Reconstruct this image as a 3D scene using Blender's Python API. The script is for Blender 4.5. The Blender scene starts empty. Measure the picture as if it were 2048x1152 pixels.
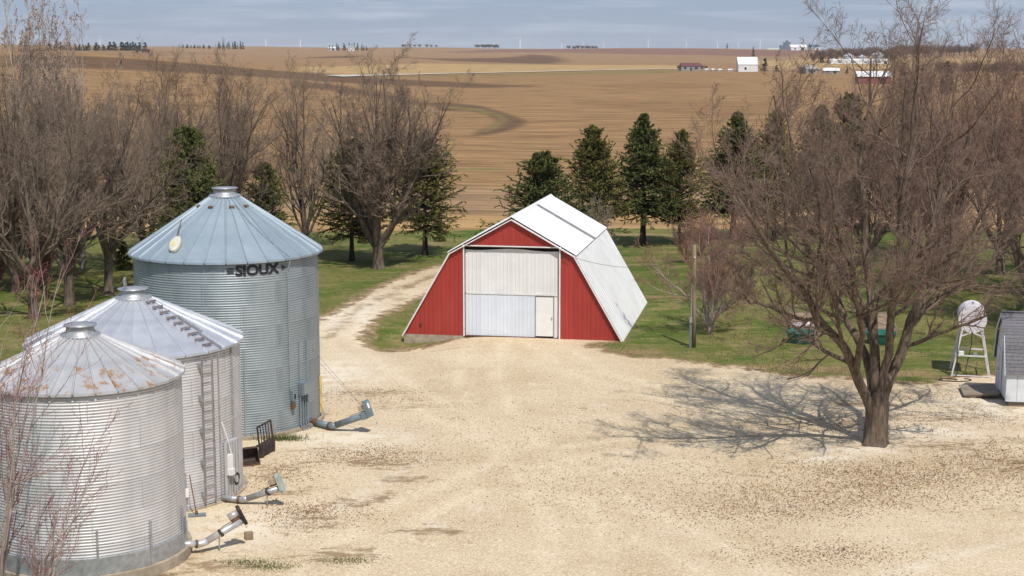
import bpy, math, random
import numpy as np
from mathutils import Vector, Matrix
R = math.radians
S = bpy.context.scene
C = S.collection

# ------------------------------------------------------------------ camera
cam_d = bpy.data.cameras.new('camera'); cam = bpy.data.objects.new('camera', cam_d); C.objects.link(cam)
cam_d.sensor_width = 36; cam_d.lens = 54.5
cam_d.clip_start = .5; cam_d.clip_end = 60000
cam.location = (0, 0, 14.4); cam.rotation_euler = (R(90 - 8.766), 0, 0)
S.camera = cam
# ------------------------------------------------------------------ sky, sun, exposure
SUN_EL, SUN_AZ = 56.0, 20.0          # elevation; the sun stands behind the camera, this many degrees to its right
sd = Vector((math.sin(R(SUN_AZ)) * math.cos(R(SUN_EL)), -math.cos(R(SUN_AZ)) * math.cos(R(SUN_EL)), math.sin(R(SUN_EL))))
W = bpy.data.worlds.new('World'); S.world = W; W.use_nodes = True
wn = W.node_tree.nodes; wl = W.node_tree.links
bg = wn['Background']; bg.inputs['Strength'].default_value = .063
sky = wn.new('ShaderNodeTexSky'); sky.sky_type = 'NISHITA'; sky.sun_disc = False
sky.sun_elevation = R(SUN_EL); sky.sun_rotation = R(180 - SUN_AZ)
sky.altitude = 300; sky.air_density = 1.0; sky.dust_density = .5; sky.ozone_density = 1.5
tc = wn.new('ShaderNodeTexCoord'); mp = wn.new('ShaderNodeMapping'); mp.inputs['Scale'].default_value = (4, 4, 60)
nz = wn.new('ShaderNodeTexNoise'); nz.inputs['Scale'].default_value = 2.4; nz.inputs['Detail'].default_value = 7; nz.inputs['Roughness'].default_value = .6
rp = wn.new('ShaderNodeValToRGB'); rp.color_ramp.elements[0].position = .47; rp.color_ramp.elements[1].position = .68
mx = wn.new('ShaderNodeMix'); mx.data_type = 'RGBA'; mx.inputs[7].default_value = (5.0, 6.7, 10.2, 1)      # thin pale veil over the whole sky
mr = wn.new('ShaderNodeMapRange'); mr.inputs[3].default_value = .62; mr.inputs[4].default_value = .80
mc = wn.new('ShaderNodeMix'); mc.data_type = 'RGBA'; mc.inputs[7].default_value = (10.2, 11.0, 12.4, 1)     # streaks of brighter cloud
ml = wn.new('ShaderNodeMath'); ml.operation = 'MULTIPLY'; ml.inputs[1].default_value = .5
wl.new(tc.outputs['Generated'], mp.inputs[0]); wl.new(mp.outputs[0], nz.inputs['Vector']); wl.new(nz.outputs[0], rp.inputs[0])
wl.new(nz.outputs[0], mr.inputs[0]); wl.new(mr.outputs[0], mx.inputs[0]); wl.new(sky.outputs[0], mx.inputs[6])
wl.new(rp.outputs[0], ml.inputs[0]); wl.new(ml.outputs[0], mc.inputs[0]); wl.new(mx.outputs[2], mc.inputs[6]); wl.new(mc.outputs[2], bg.inputs['Color'])
sl = bpy.data.lights.new('sun', 'SUN'); sl.energy = 4.3; sl.angle = R(.53); sl.color = (1, .95, .88)
so = bpy.data.objects.new('sun', sl); C.objects.link(so); so.rotation_euler = (-sd).to_track_quat('-Z', 'Y').to_euler(); so.location = (0, -50, 80)
S.view_settings.view_transform = 'Standard'; S.view_settings.look = 'None'; S.view_settings.exposure = 0; S.view_settings.gamma = 1
S.view_settings.use_curve_mapping = False
S.render.engine = 'CYCLES'
S.cycles.transparent_max_bounces = 8; S.cycles.max_bounces = 6

# ------------------------------------------------------------------ materials
def mat(name, c1, c2=None, scale=4., rough=.7, metal=0., bump=0., bscale=None, stretch=(1, 1, 1), detail=5, spec=.3, lo=.35, hi=.65, island=0., objrand=0.):
    m = bpy.data.materials.new(name); m.use_nodes = True
    n = m.node_tree.nodes; l = m.node_tree.links; b = n['Principled BSDF']
    b.inputs['Roughness'].default_value = rough; b.inputs['Metallic'].default_value = metal; b.inputs['Specular IOR Level'].default_value = spec
    c2 = c2 or tuple(v * .8 for v in c1)
    t = n.new('ShaderNodeTexCoord'); mp = n.new('ShaderNodeMapping'); mp.inputs['Scale'].default_value = stretch
    l.new(t.outputs['Object'], mp.inputs[0])
    nz = n.new('ShaderNodeTexNoise'); nz.inputs['Scale'].default_value = scale; nz.inputs['Detail'].default_value = detail
    l.new(mp.outputs[0], nz.inputs['Vector'])
    rp = n.new('ShaderNodeValToRGB'); e = rp.color_ramp.elements
    e[0].position = lo; e[1].position = hi; e[0].color = (*c1, 1); e[1].color = (*c2, 1)
    l.new(nz.outputs[0], rp.inputs[0]); out = rp.outputs[0]
    for amt, src in ((island, 'g'), (objrand, 'o')):
        if not amt: continue
        if src == 'g': rn = n.new('ShaderNodeNewGeometry').outputs['Random Per Island']
        else: rn = n.new('ShaderNodeObjectInfo').outputs['Random']
        mr = n.new('ShaderNodeMapRange'); mr.inputs[3].default_value = 1 - amt; mr.inputs[4].default_value = 1 + amt
        l.new(rn, mr.inputs[0])
        hs = n.new('ShaderNodeHueSaturation'); l.new(mr.outputs[0], hs.inputs['Value']); l.new(out, hs.inputs['Color']); out = hs.outputs[0]
    l.new(out, b.inputs['Base Color'])
    if bump:
        n2 = n.new('ShaderNodeTexNoise'); n2.inputs['Scale'].default_value = bscale or scale * 4; n2.inputs['Detail'].default_value = 4
        l.new(mp.outputs[0], n2.inputs['Vector'])
        bp = n.new('ShaderNodeBump'); bp.inputs['Strength'].default_value = bump; bp.inputs['Distance'].default_value = .03
        l.new(n2.outputs[0], bp.inputs['Height']); l.new(bp.outputs[0], b.inputs['Normal'])
    return m

M = {}
M['red'] = mat('red_steel', (.325, .036, .027), (.36, .044, .033), 1.2, .5, 0, .05, 3, (1, 1, .3), spec=.4, objrand=.05)
M['white'] = mat('white_steel', (.78, .78, .77), (.69, .69, .675), .9, .4, 0, 0, spec=.4, objrand=.03)
M['white_blue'] = mat('white_blue_steel', (.68, .73, .80), (.63, .68, .75), 1., .4, 0, 0, spec=.4, objrand=.03)
M['white_grey'] = mat('grey_white_steel', (.74, .74, .73), (.68, .68, .67), 1., .45, 0, 0, spec=.4, objrand=.03)
def weather(m, col, scale, st, lo, hi, amt):
    n = m.node_tree.nodes; l = m.node_tree.links; b = n['Principled BSDF']; src = b.inputs['Base Color'].links[0].from_socket
    t = n.new('ShaderNodeTexCoord'); mp = n.new('ShaderNodeMapping'); mp.inputs['Scale'].default_value = st; l.new(t.outputs['Object'], mp.inputs[0])
    z = n.new('ShaderNodeTexNoise'); z.inputs['Scale'].default_value = scale; z.inputs['Detail'].default_value = 8; z.inputs['Roughness'].default_value = .7; l.new(mp.outputs[0], z.inputs['Vector'])
    r = n.new('ShaderNodeMapRange'); r.inputs[1].default_value = lo; r.inputs[2].default_value = hi; r.inputs[4].default_value = amt; l.new(z.outputs[0], r.inputs[0])
    x = n.new('ShaderNodeMix'); x.data_type = 'RGBA'; x.inputs[7].default_value = (*col, 1); l.new(r.outputs[0], x.inputs[0]); l.new(src, x.inputs[6]); l.new(x.outputs[2], b.inputs['Base Color'])
weather(M['red'], (.40, .11, .09), 1.0, (3, 3, .35), .50, .78, .3)
weather(M['red'], (.20, .04, .03), 2.2, (2, 2, 1), .60, .75, .5)
weather(M['white'], (.52, .50, .46), 1.6, (.5, 3, .5), .58, .85, .14)
weather(M['white_grey'], (.55, .53, .50), 1.5, (3, 3, .4), .52, .78, .22)
weather(M['white_blue'], (.56, .58, .60), 1.5, (3, 3, .4), .54, .8, .2)
M['cream'] = mat('cream_paint', (.80, .79, .77), (.75, .735, .71), 2, .5)
M['trim'] = mat('white_trim', (.80, .78, .77), (.70, .68, .67), 3, .5)
M['dark'] = mat('dark_rubber', (.02, .02, .02), (.035, .03, .03), 5, .6)
M['gap'] = mat('dark_gap', (.03, .028, .03), (.05, .045, .045), 3, .8)
M['strip'] = mat('roof_strip', (.17, .17, .18), (.25, .24, .24), 3, .6)
M['concrete'] = mat('concrete', (.42, .35, .26), (.28, .23, .17), 3, .9, 0, .4, 18)
def galv(name, c1, c2, rough, metal, rust=0., rr=(1, 3), streak=(1, 1, .25)):
    m = mat(name, c1, c2, 2.2, rough, metal, 0, None, streak, 6, .5, .35, .7, objrand=.055)
    n = m.node_tree.nodes; l = m.node_tree.links; b = n['Principled BSDF']
    t = n.new('ShaderNodeTexCoord'); nz = n.new('ShaderNodeTexNoise'); nz.inputs['Scale'].default_value = 1.3; nz.inputs['Detail'].default_value = 4
    l.new(t.outputs['Object'], nz.inputs['Vector'])
    mr = n.new('ShaderNodeMapRange'); mr.inputs[1].default_value = .3; mr.inputs[2].default_value = .7; mr.inputs[3].default_value = rough - .08; mr.inputs[4].default_value = rough + .1
    l.new(nz.outputs[0], mr.inputs[0]); l.new(mr.outputs[0], b.inputs['Roughness'])
    if rust:
        src = b.inputs['Base Color'].links[0].from_socket
        sx = n.new('ShaderNodeSeparateXYZ'); l.new(t.outputs['Object'], sx.inputs[0])
        # panels are built along +X: x is the distance from the bin's axis
        w = n.new('ShaderNodeMapRange'); w.interpolation_type = 'SMOOTHSTEP'; w.inputs[1].default_value = rr[0]; w.inputs[2].default_value = rr[1]
        l.new(sx.outputs[0], w.inputs[0])
        oi = n.new('ShaderNodeObjectInfo'); cb = n.new('ShaderNodeCombineXYZ')
        mu = n.new('ShaderNodeMath'); mu.operation = 'MULTIPLY'; mu.inputs[1].default_value = 57.; l.new(oi.outputs['Random'], mu.inputs[0]); l.new(mu.outputs[0], cb.inputs[2])
        ad = n.new('ShaderNodeVectorMath'); l.new(t.outputs['Object'], ad.inputs[0]); l.new(cb.outputs[0], ad.inputs[1])
        n2 = n.new('ShaderNodeTexNoise'); n2.inputs['Scale'].default_value = 2.6; n2.inputs['Detail'].default_value = 7; n2.inputs['Roughness'].default_value = .65
        l.new(ad.outputs[0], n2.inputs['Vector'])
        mm = n.new('ShaderNodeMath'); mm.operation = 'MULTIPLY'; l.new(n2.outputs[0], mm.inputs[0]); l.new(w.outputs[0], mm.inputs[1])
        rp = n.new('ShaderNodeMapRange'); rp.inputs[1].default_value = .66 - rust; rp.inputs[2].default_value = .76 - rust; l.new(mm.outputs[0], rp.inputs[0])
        mix = n.new('ShaderNodeMix'); mix.data_type = 'RGBA'; mix.inputs[7].default_value = (.30, .17, .085, 1)
        l.new(rp.outputs[0], mix.inputs[0]); l.new(src, mix.inputs[6]); l.new(mix.outputs[2], b.inputs['Base Color'])
        iv = n.new('ShaderNodeMath'); iv.operation = 'MULTIPLY_ADD'; iv.inputs[1].default_value = -metal; iv.inputs[2].default_value = metal
        l.new(rp.outputs[0], iv.inputs[0]); l.new(iv.outputs[0], b.inputs['Metallic'])
    return m
M['galv_new'] = galv('galvanised_bright', (.66, .645, .64), (.55, .54, .535), .48, .45)
M['galv_roof'] = galv('galvanised_roof', (.57, .56, .555), (.46, .455, .45), .42, .45, .135, (.9, 1.9))
M['galv_roof2'] = galv('galvanised_roof_clean', (.62, .63, .65), (.50, .51, .54), .36, .55)
M['galv_blue'] = galv('galvanised_weathered', (.315, .36, .375), (.255, .295, .31), .48, .40)
M['galv_blue_roof'] = galv('galvanised_blue_roof', (.345, .41, .45), (.29, .35, .39), .45, .4)
M['galv_part'] = mat('galvanised_fitting', (.45, .46, .47), (.33, .34, .35), 6, .45, .5)
M['seam'] = mat('bolted_seam', (.46, .45, .45), (.34, .32, .32), 14, .5, .5)
M['steel_blue'] = mat('blue_grey_steel', (.22, .27, .30), (.16, .20, .23), 4, .5, .2)
M['sage'] = mat('sage_paint', (.40, .45, .40), (.32, .36, .32), 5, .5)
M['aluminium'] = mat('bright_tube', (.66, .64, .63), (.50, .48, .47), 4, .38, .5)
M['rusty'] = mat('rusty_steel', (.20, .10, .05), (.10, .055, .035), 8, .8)
M['tan_motor'] = mat('tan_motor', (.45, .36, .25), (.34, .27, .19), 6, .6)
M['ladder'] = mat('ladder_steel', (.34, .30, .29), (.22, .18, .17), 7, .6, .3)
M['black_iron'] = mat('black_iron', (.030, .024, .022), (.075, .045, .035), 5, .65)
M['letter'] = mat('letter_paint', (.016, .015, .022), (.03, .028, .035), 9, .6)
M['yellow'] = mat('yellow_paint', (.70, .53, .14), (.60, .46, .14), 3, .5)
M['yellow_pale'] = mat('pale_yellow_fibreglass', (.62, .59, .44), (.52, .51, .45), 4, .5)
M['pole'] = mat('pole_wood', (.31, .235, .15), (.20, .15, .095), 3, .9, 0, .4, 20, (6, 6, .5))
M['plank'] = mat('weathered_plank', (.30, .25, .19), (.20, .165, .125), 2, .9, 0, .3, 14, (.6, 6, 6), objrand=.1)
M['tub'] = mat('green_tub', (.030, .16, .125), (.022, .12, .095), 3, .45)
M['water'] = mat('stale_water', (.05, .055, .045), (.07, .07, .055), 3, .12, spec=.5)
M['tank_white'] = mat('white_tank', (.70, .66, .68), (.52, .46, .48), 3, .5, lo=.45, hi=.72)
M['siding'] = mat('white_siding', (.66, .69, .72), (.58, .61, .64), 3, .6, objrand=.03)
M['shingle'] = mat('grey_shingle', (.19, .185, .20), (.12, .115, .125), 9, .9, 0, .3, 40, (1, 6, 1), objrand=.12)
M['straw'] = mat('straw_soil', (.33, .24, .15), (.19, .13, .085), 3, 1, 0, .7, 14)
M['wire'] = mat('wire', (.05, .045, .04), (.07, .06, .05), 3, .6)
M['bark'] = mat('bark', (.185, .142, .105), (.085, .065, .048), 3.0, .95, 0, .9, 9, (3, 3, .6), objrand=.15)
M['bark_big'] = mat('bark_big', (.185, .138, .100), (.075, .056, .040), 2.6, .95, 0, 1.0, 7, (4, 4, .7))
M['twig'] = mat('twig', (.30, .222, .165), (.195, .142, .105), 1.2, .9, objrand=.14)
M['twig_big'] = mat('twig_big', (.25, .17, .13), (.16, .108, .085), 1.2, .9)
M['twig_red'] = mat('twig_red', (.33, .11, .115), (.22, .10, .09), 1.4, .7)
M['twig_grey'] = mat('twig_grey', (.42, .35, .31), (.30, .24, .21), 1.4, .9)
M['twig_pink'] = mat('twig_pink', (.29, .175, .13), (.185, .11, .085), 1.2, .9)
M['twig_rose'] = mat('twig_rose', (.33, .165, .125), (.22, .115, .09), 1.2, .9)
M['dead'] = mat('dead_wood', (.30, .25, .19), (.22, .18, .14), 2, .9)
M['birch'] = mat('pale_bark', (.50, .43, .35), (.30, .24, .19), 3, .9, 0, .3, 9, (1, 1, 2))
M['bud'] = mat('bud_leaf', (.32, .18, .13), (.42, .27, .19), 3, .8, island=.35)
M['needle'] = mat('needles', (.088, .104, .028), (.140, .152, .040), .8, .75, island=.38, objrand=.12)
M['needle_y'] = mat('needles_yellowish', (.18, .165, .040), (.115, .118, .030), .7, .75, island=.38, objrand=.12)
M['needle_far'] = mat('needles_far', (.030, .044, .028), (.042, .058, .034), .3, .8, island=.3)
M['spruce_bark'] = mat('spruce_bark', (.050, .036, .028), (.030, .022, .018), 4, .95, 0, .5, 10)
M['far_twig'] = mat('far_bare_crown', (.20, .145, .125), (.14, .10, .09), .3, 1, island=.25)
M['far_white'] = mat('far_white', (.76, .76, .75), (.68, .68, .68), .3, .6)
M['far_grey'] = mat('far_grey', (.33, .31, .29), (.27, .25, .24), .3, .7)
M['far_maroon'] = mat('far_maroon', (.16, .055, .06), (.12, .045, .05), .3, .7)
M['far_red'] = mat('far_red', (.30, .10, .085), (.25, .085, .07), .3, .7)
M['far_blue'] = mat('far_blue', (.10, .16, .24), (.08, .13, .20), .3, .7)
M['far_metal'] = mat('far_metal', (.52, .55, .58), (.42, .45, .48), .5, .45, .3)
M['glass'] = mat('window_dark', (.02, .022, .025), (.03, .03, .035), 1, .15, spec=.5)
M['turbine'] = mat('turbine_white', (.80, .80, .80), (.76, .76, .76), .1, .5)
M['leaf'] = mat('leaf_litter', (.33, .20, .105), (.20, .12, .065), 1.2, .9, island=.4)
M['grass'] = mat('grass_blades', (.065, .105, .020), (.125, .125, .045), .25, .8, island=.35)
M['stone'] = mat('stone', (.28, .21, .14), (.20, .15, .10), 6, .9, 0, .5)
M['paper'] = mat('printed_bag', (.62, .58, .60), (.30, .20, .28), 18, .7, stretch=(1, 1, 1), lo=.5, hi=.56)
M['cyan'] = mat('turquoise_sticker', (.12, .50, .52), (.10, .44, .46), 5, .5)
M['road'] = mat('gravel_road', (.56, .51, .43), (.46, .42, .35), .2, 1)

# ------------------------------------------------------------------ mesh helpers
def raw_mesh(name, v, quads=None, tris=None, smooth=False):
    v = np.asarray(v, np.float32).reshape(-1, 3)
    me = bpy.data.meshes.new(name)
    fl, ls, lt = [], [], []
    st = 0
    for arr, k in ((quads, 4), (tris, 3)):
        if arr is None or len(arr) == 0: continue
        a = np.asarray(arr, np.int32).reshape(-1, k)
        fl.append(a.ravel()); ls.append(st + np.arange(len(a), dtype=np.int32) * k); lt.append(np.full(len(a), k, np.int32)); st += a.size
    fl = np.concatenate(fl); ls = np.concatenate(ls); lt = np.concatenate(lt)
    me.vertices.add(len(v)); me.vertices.foreach_set('co', v.ravel())
    me.loops.add(len(fl)); me.loops.foreach_set('vertex_index', fl)
    me.polygons.add(len(ls)); me.polygons.foreach_set('loop_start', ls); me.polygons.foreach_set('loop_total', lt)
    if smooth: me.polygons.foreach_set('use_smooth', np.ones(len(ls), bool))
    me.update(calc_edges=True); me.validate()
    return me

class MB:
    def __init__(s): s.v = []; s.f = []
    def add(s, v, f):
        o = len(s.v); s.v += [tuple(p) for p in v]; s.f += [tuple(i + o for i in q) for q in f]; return s
    def box(s, c, d, rot=None):
        c = Vector(c); v = []
        for i in range(8):
            p = Vector(((i & 1) - .5, ((i >> 1) & 1) - .5, ((i >> 2) & 1) - .5)); p = Vector((p.x * d[0], p.y * d[1], p.z * d[2]))
            if rot is not None: p = rot @ p
            v.append(c + p)
        return s.add(v, [(0, 2, 3, 1), (4, 5, 7, 6), (0, 1, 5, 4), (2, 6, 7, 3), (0, 4, 6, 2), (1, 3, 7, 5)])
    def bar(s, a, b, w, h=None):
        a = Vector(a); b = Vector(b); d = b - a
        q = d.to_track_quat('Z', 'X').to_matrix()
        return s.box((a + b) / 2, (w, h or w, d.length), q)
    def tube(s, pts, r, n=10, cap=True):
        pts = [Vector(p) for p in pts]; rs = r if isinstance(r, (list, tuple)) else [r] * len(pts)
        o = len(s.v); ref = None
        for i, p in enumerate(pts):
            t = (pts[min(i + 1, len(pts) - 1)] - pts[max(i - 1, 0)]).normalized()
            if ref is None: ref = Vector((0, 0, 1)) if abs(t.z) < .9 else Vector((1, 0, 0))
            u = t.cross(ref).normalized(); w = u.cross(t); ref = w if abs(t.dot(w)) < .5 else ref
            for k in range(n):
                a = 2 * math.pi * k / n; s.v.append(tuple(p + (u * math.cos(a) + w * math.sin(a)) * rs[i]))
        for i in range(len(pts) - 1):
            for k in range(n):
                a = o + i * n + k; b = o + i * n + (k + 1) % n; s.f.append((a, b, b + n, a + n))
        if cap: s.f.append(tuple(o + k for k in range(n))[::-1]); s.f.append(tuple(o + (len(pts) - 1) * n + k for k in range(n)))
        return s
    def lathe(s, prof, n=32, c=(0, 0, 0), caps=True):
        o = len(s.v)
        for r, z in prof:
            for k in range(n):
                a = 2 * math.pi * k / n; s.v.append((c[0] + r * math.cos(a), c[1] + r * math.sin(a), c[2] + z))
        for i in range(len(prof) - 1):
            for k in range(n):
                a = o + i * n + k; b = o + i * n + (k + 1) % n; s.f.append((a, b, b + n, a + n))
        if caps:
            s.f.append(tuple(o + k for k in range(n))[::-1]); s.f.append(tuple(o + (len(prof) - 1) * n + k for k in range(n)))
        return s
    def mesh(s, name, m, smooth=False):
        me = bpy.data.meshes.new(name); me.from_pydata(s.v, [], s.f); me.update()
        if smooth: me.shade_smooth() if hasattr(me, 'shade_smooth') else None
        me.materials.append(m if not isinstance(m, str) else M[m]); return me
    def build(s, name, m, parent=None, smooth=False, loc=None):
        return obj(name, s.mesh(name, m, smooth), parent, loc)

def obj(name, me, parent=None, loc=None, rz=None):
    o = bpy.data.objects.new(name, me); C.objects.link(o)
    if parent is not None: o.parent = parent
    if loc is not None: o.location = loc
    if rz is not None: o.rotation_euler = (0, 0, rz)
    return o
def smooth_by_angle(me, ang=40):
    me.polygons.foreach_set('use_smooth', np.ones(len(me.polygons), bool))
    try: me.set_sharp_from_angle(angle=R(ang))
    except Exception: pass
    return me
def tag(o, label, cat, group=None):
    o['label'] = label; o['category'] = cat
    if group: o['group'] = group
    return o
def thing(name, label, cat, loc=(0, 0, 0), rz=0, group=None):
    o = bpy.data.objects.new(name, None); C.objects.link(o); o.location = loc; o.rotation_euler = (0, 0, rz); o.empty_display_size = .3
    return tag(o, label, cat, group)
def dup(root, loc, rz=0, scale=None, label=None, group=None):
    def cp(o, par):
        c = o.copy(); C.objects.link(c); c.parent = par
        for ch in o.children: cp(ch, c)
        return c
    r = cp(root, None); r.location = loc; r.rotation_euler = (0, 0, rz)
    if scale is not None: r.scale = scale if isinstance(scale, (tuple, list)) else (scale,) * 3
    if label: r['label'] = label
    if group: r['group'] = group
    return r

# ------------------------------------------------------------------ terrain
def ss(t):
    t = np.clip(t, 0, 1); return t * t * (3 - 2 * t)
def tz(x, y):
    x = np.asarray(x, float); y = np.asarray(y, float)
    z = 14.0 * ss((-x - 50) / 170) * ss((y - 250) / 400) * (1 - .85 * ss((y - 680) / 400))
    z = z + 13 * ss((y - 950) / 2000) + 2.0 * np.sin(x / 240 + y / 420) * ss((y - 1000) / 800) + 1.0 * np.sin(x / 95 - y / 310 + 2) * ss((y - 1100) / 600)
    z = z + 6 * ss((-x - 200) / 700) * ss((y - 1500) / 1000)
    z = z - 30 * ss((y - 3700) / 2500)
    z = z + .5 * np.sin(x / 55 + 1) * np.sin(y / 85) * ss((y - 160) / 200)
    z = z - .60 * np.exp(-((x + 5.3) / 2.3) ** 2 - ((y - 76.6) / 2.8) ** 2)
    return z
def gz(x, y): return float(tz(x, y))

def sdpoly(px, py, poly):
    """signed distance, positive inside"""
    P = np.asarray(poly, float); Q = np.roll(P, -1, 0)
    d2 = np.full(px.shape, 1e18); ins = np.zeros(px.shape, bool)
    for (ax, ay), (bx, by) in zip(P, Q):
        ex, ey = bx - ax, by - ay
        t = np.clip(((px - ax) * ex + (py - ay) * ey) / max(ex * ex + ey * ey, 1e-9), 0, 1)
        d2 = np.minimum(d2, (px - ax - t * ex) ** 2 + (py - ay - t * ey) ** 2)
        cond = (ay > py) != (by > py)
        xi = ax + (py - ay) * ex / (ey if abs(ey) > 1e-12 else 1e-12)
        ins ^= cond & (px < xi)
    d = np.sqrt(d2); return np.where(ins, d, -d)

YARD = [(-9.4, 59), (-9.6, 70), (-10.6, 78), (-10.32, 82.1), (-9.22, 87.04), (-8.06, 93.59), (-6.32, 100.02), (-4.2, 104.06), (-1.0, 107.4), (3, 107.6), (3, 105.6), (-1.2, 103.6), (-3.06, 100.02), (-3.75, 96.7), (-5.43, 90.29), (-6.59, 86.18), (-7.5, 82.1), (-7.75, 78.81), (-7.4, 76.0), (-6.5, 75.0), (-5.3, 76.6), (0, 78), (5.4, 76.4),
        (3.6, 75.2), (4.58, 73.07), (5.57, 71.85), (7.19, 71.49), (8.7, 70.32), (10.43, 69.52), (11.98, 67.87), (13.0, 67.34), (14.6, 67.3), (15.44, 66.9), (16.95, 66.1), (18.34, 65.79), (19.52, 67.3), (20.92, 67.6), (23.5, 68.4), (30, 68), (34, 60), (34, 20), (18, -20), (-12, -20), (-10, 30), (-9.2, 41.2), (-15.5, 41.2), (-16.5, 47), (-16.5, 58)]
FIELD_POLYS = [
    ('grey', [(-64, 162), (64, 162), (58, 138), (-54, 135)]),
    ('pale', [(-60, 135), (60, 138), (60, 123), (-60, 121)]),
    ('dark', [(-24, 432), (-17, 434), (-8, 409), (-2, 367), (2, 333), (3, 318), (2, 297), (-1, 275), (-4, 262), (-7, 259), (-6, 277), (-4, 297), (-3, 317), (-6, 358), (-11, 375), (-17, 374)]),
    ('green', [(-18, 407), (-8, 392), (-2, 349), (-1, 317), (-3, 285), (-5, 273), (-4, 301), (-2, 322), (-4, 352), (-9, 375), (-16, 390)]),
    ('dark', [(-191, 585), (-174, 662), (-145, 725), (-113, 765), (-84, 807), (-40, 718), (-5, 626), (13, 594), (-14, 577), (-33, 601), (-68, 655), (-98, 658), (-170, 519)]),
    ('dark', [(-90, 649), (-65, 606), (-36, 497), (-23, 433), (-22, 403), (-39, 463), (-65, 545), (-80, 575)]),
    ('mid', [(16, 438), (40, 458), (77, 434), (68, 367), (47, 342), (28, 385)]),
    ('mid', [(21, 615), (80, 665), (93, 608), (49, 551)]),
    ('green', [(-29, 191), (-1, 191), (-1, 186), (-28, 186)]),
    ('dark', [(-38, 163.6), (15, 163.6), (14, 162.4), (-38, 162.4)]),
    ('yellow', [(-154, 1136), (-76, 1368), (133, 1365), (155, 1192), (107, 1095), (-8, 990), (-71, 847), (-108, 796)]),
    ('green', [(-73, 809), (-7, 936), (105, 1074), (124, 1030), (94, 963), (-7, 858), (-56, 783)]),
    ('dark', [(-155, 1844), (-84, 1717), (-14, 1795), (24, 2112), (55, 2016), (58, 1649), (35, 1460), (-61, 1539)]),
    ('dark', [(-198, 1464), (-197, 1847), (-171, 1823), (-164, 1540)]),
    ('plum', [(-111, 2415), (-24, 3084), (173, 2800), (330, 2700), (500, 2500), (392, 2131), (357, 1941), (123, 2184)]),
    ('yellow', [(200, 1150), (420, 1150), (520, 1700), (240, 1700)]),
    ('mid', [(-900, 1500), (-420, 1450), (-330, 2000), (-700, 2300)]),
]
COL = dict(base=(.252, .156, .076), dark=(.105, .064, .038), green=(.185, .150, .062), mid=(.205, .122, .060), grey=(.265, .176, .102),
           pale=(.345, .225, .105), yellow=(.38, .265, .125), plum=(.190, .105, .082))

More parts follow.
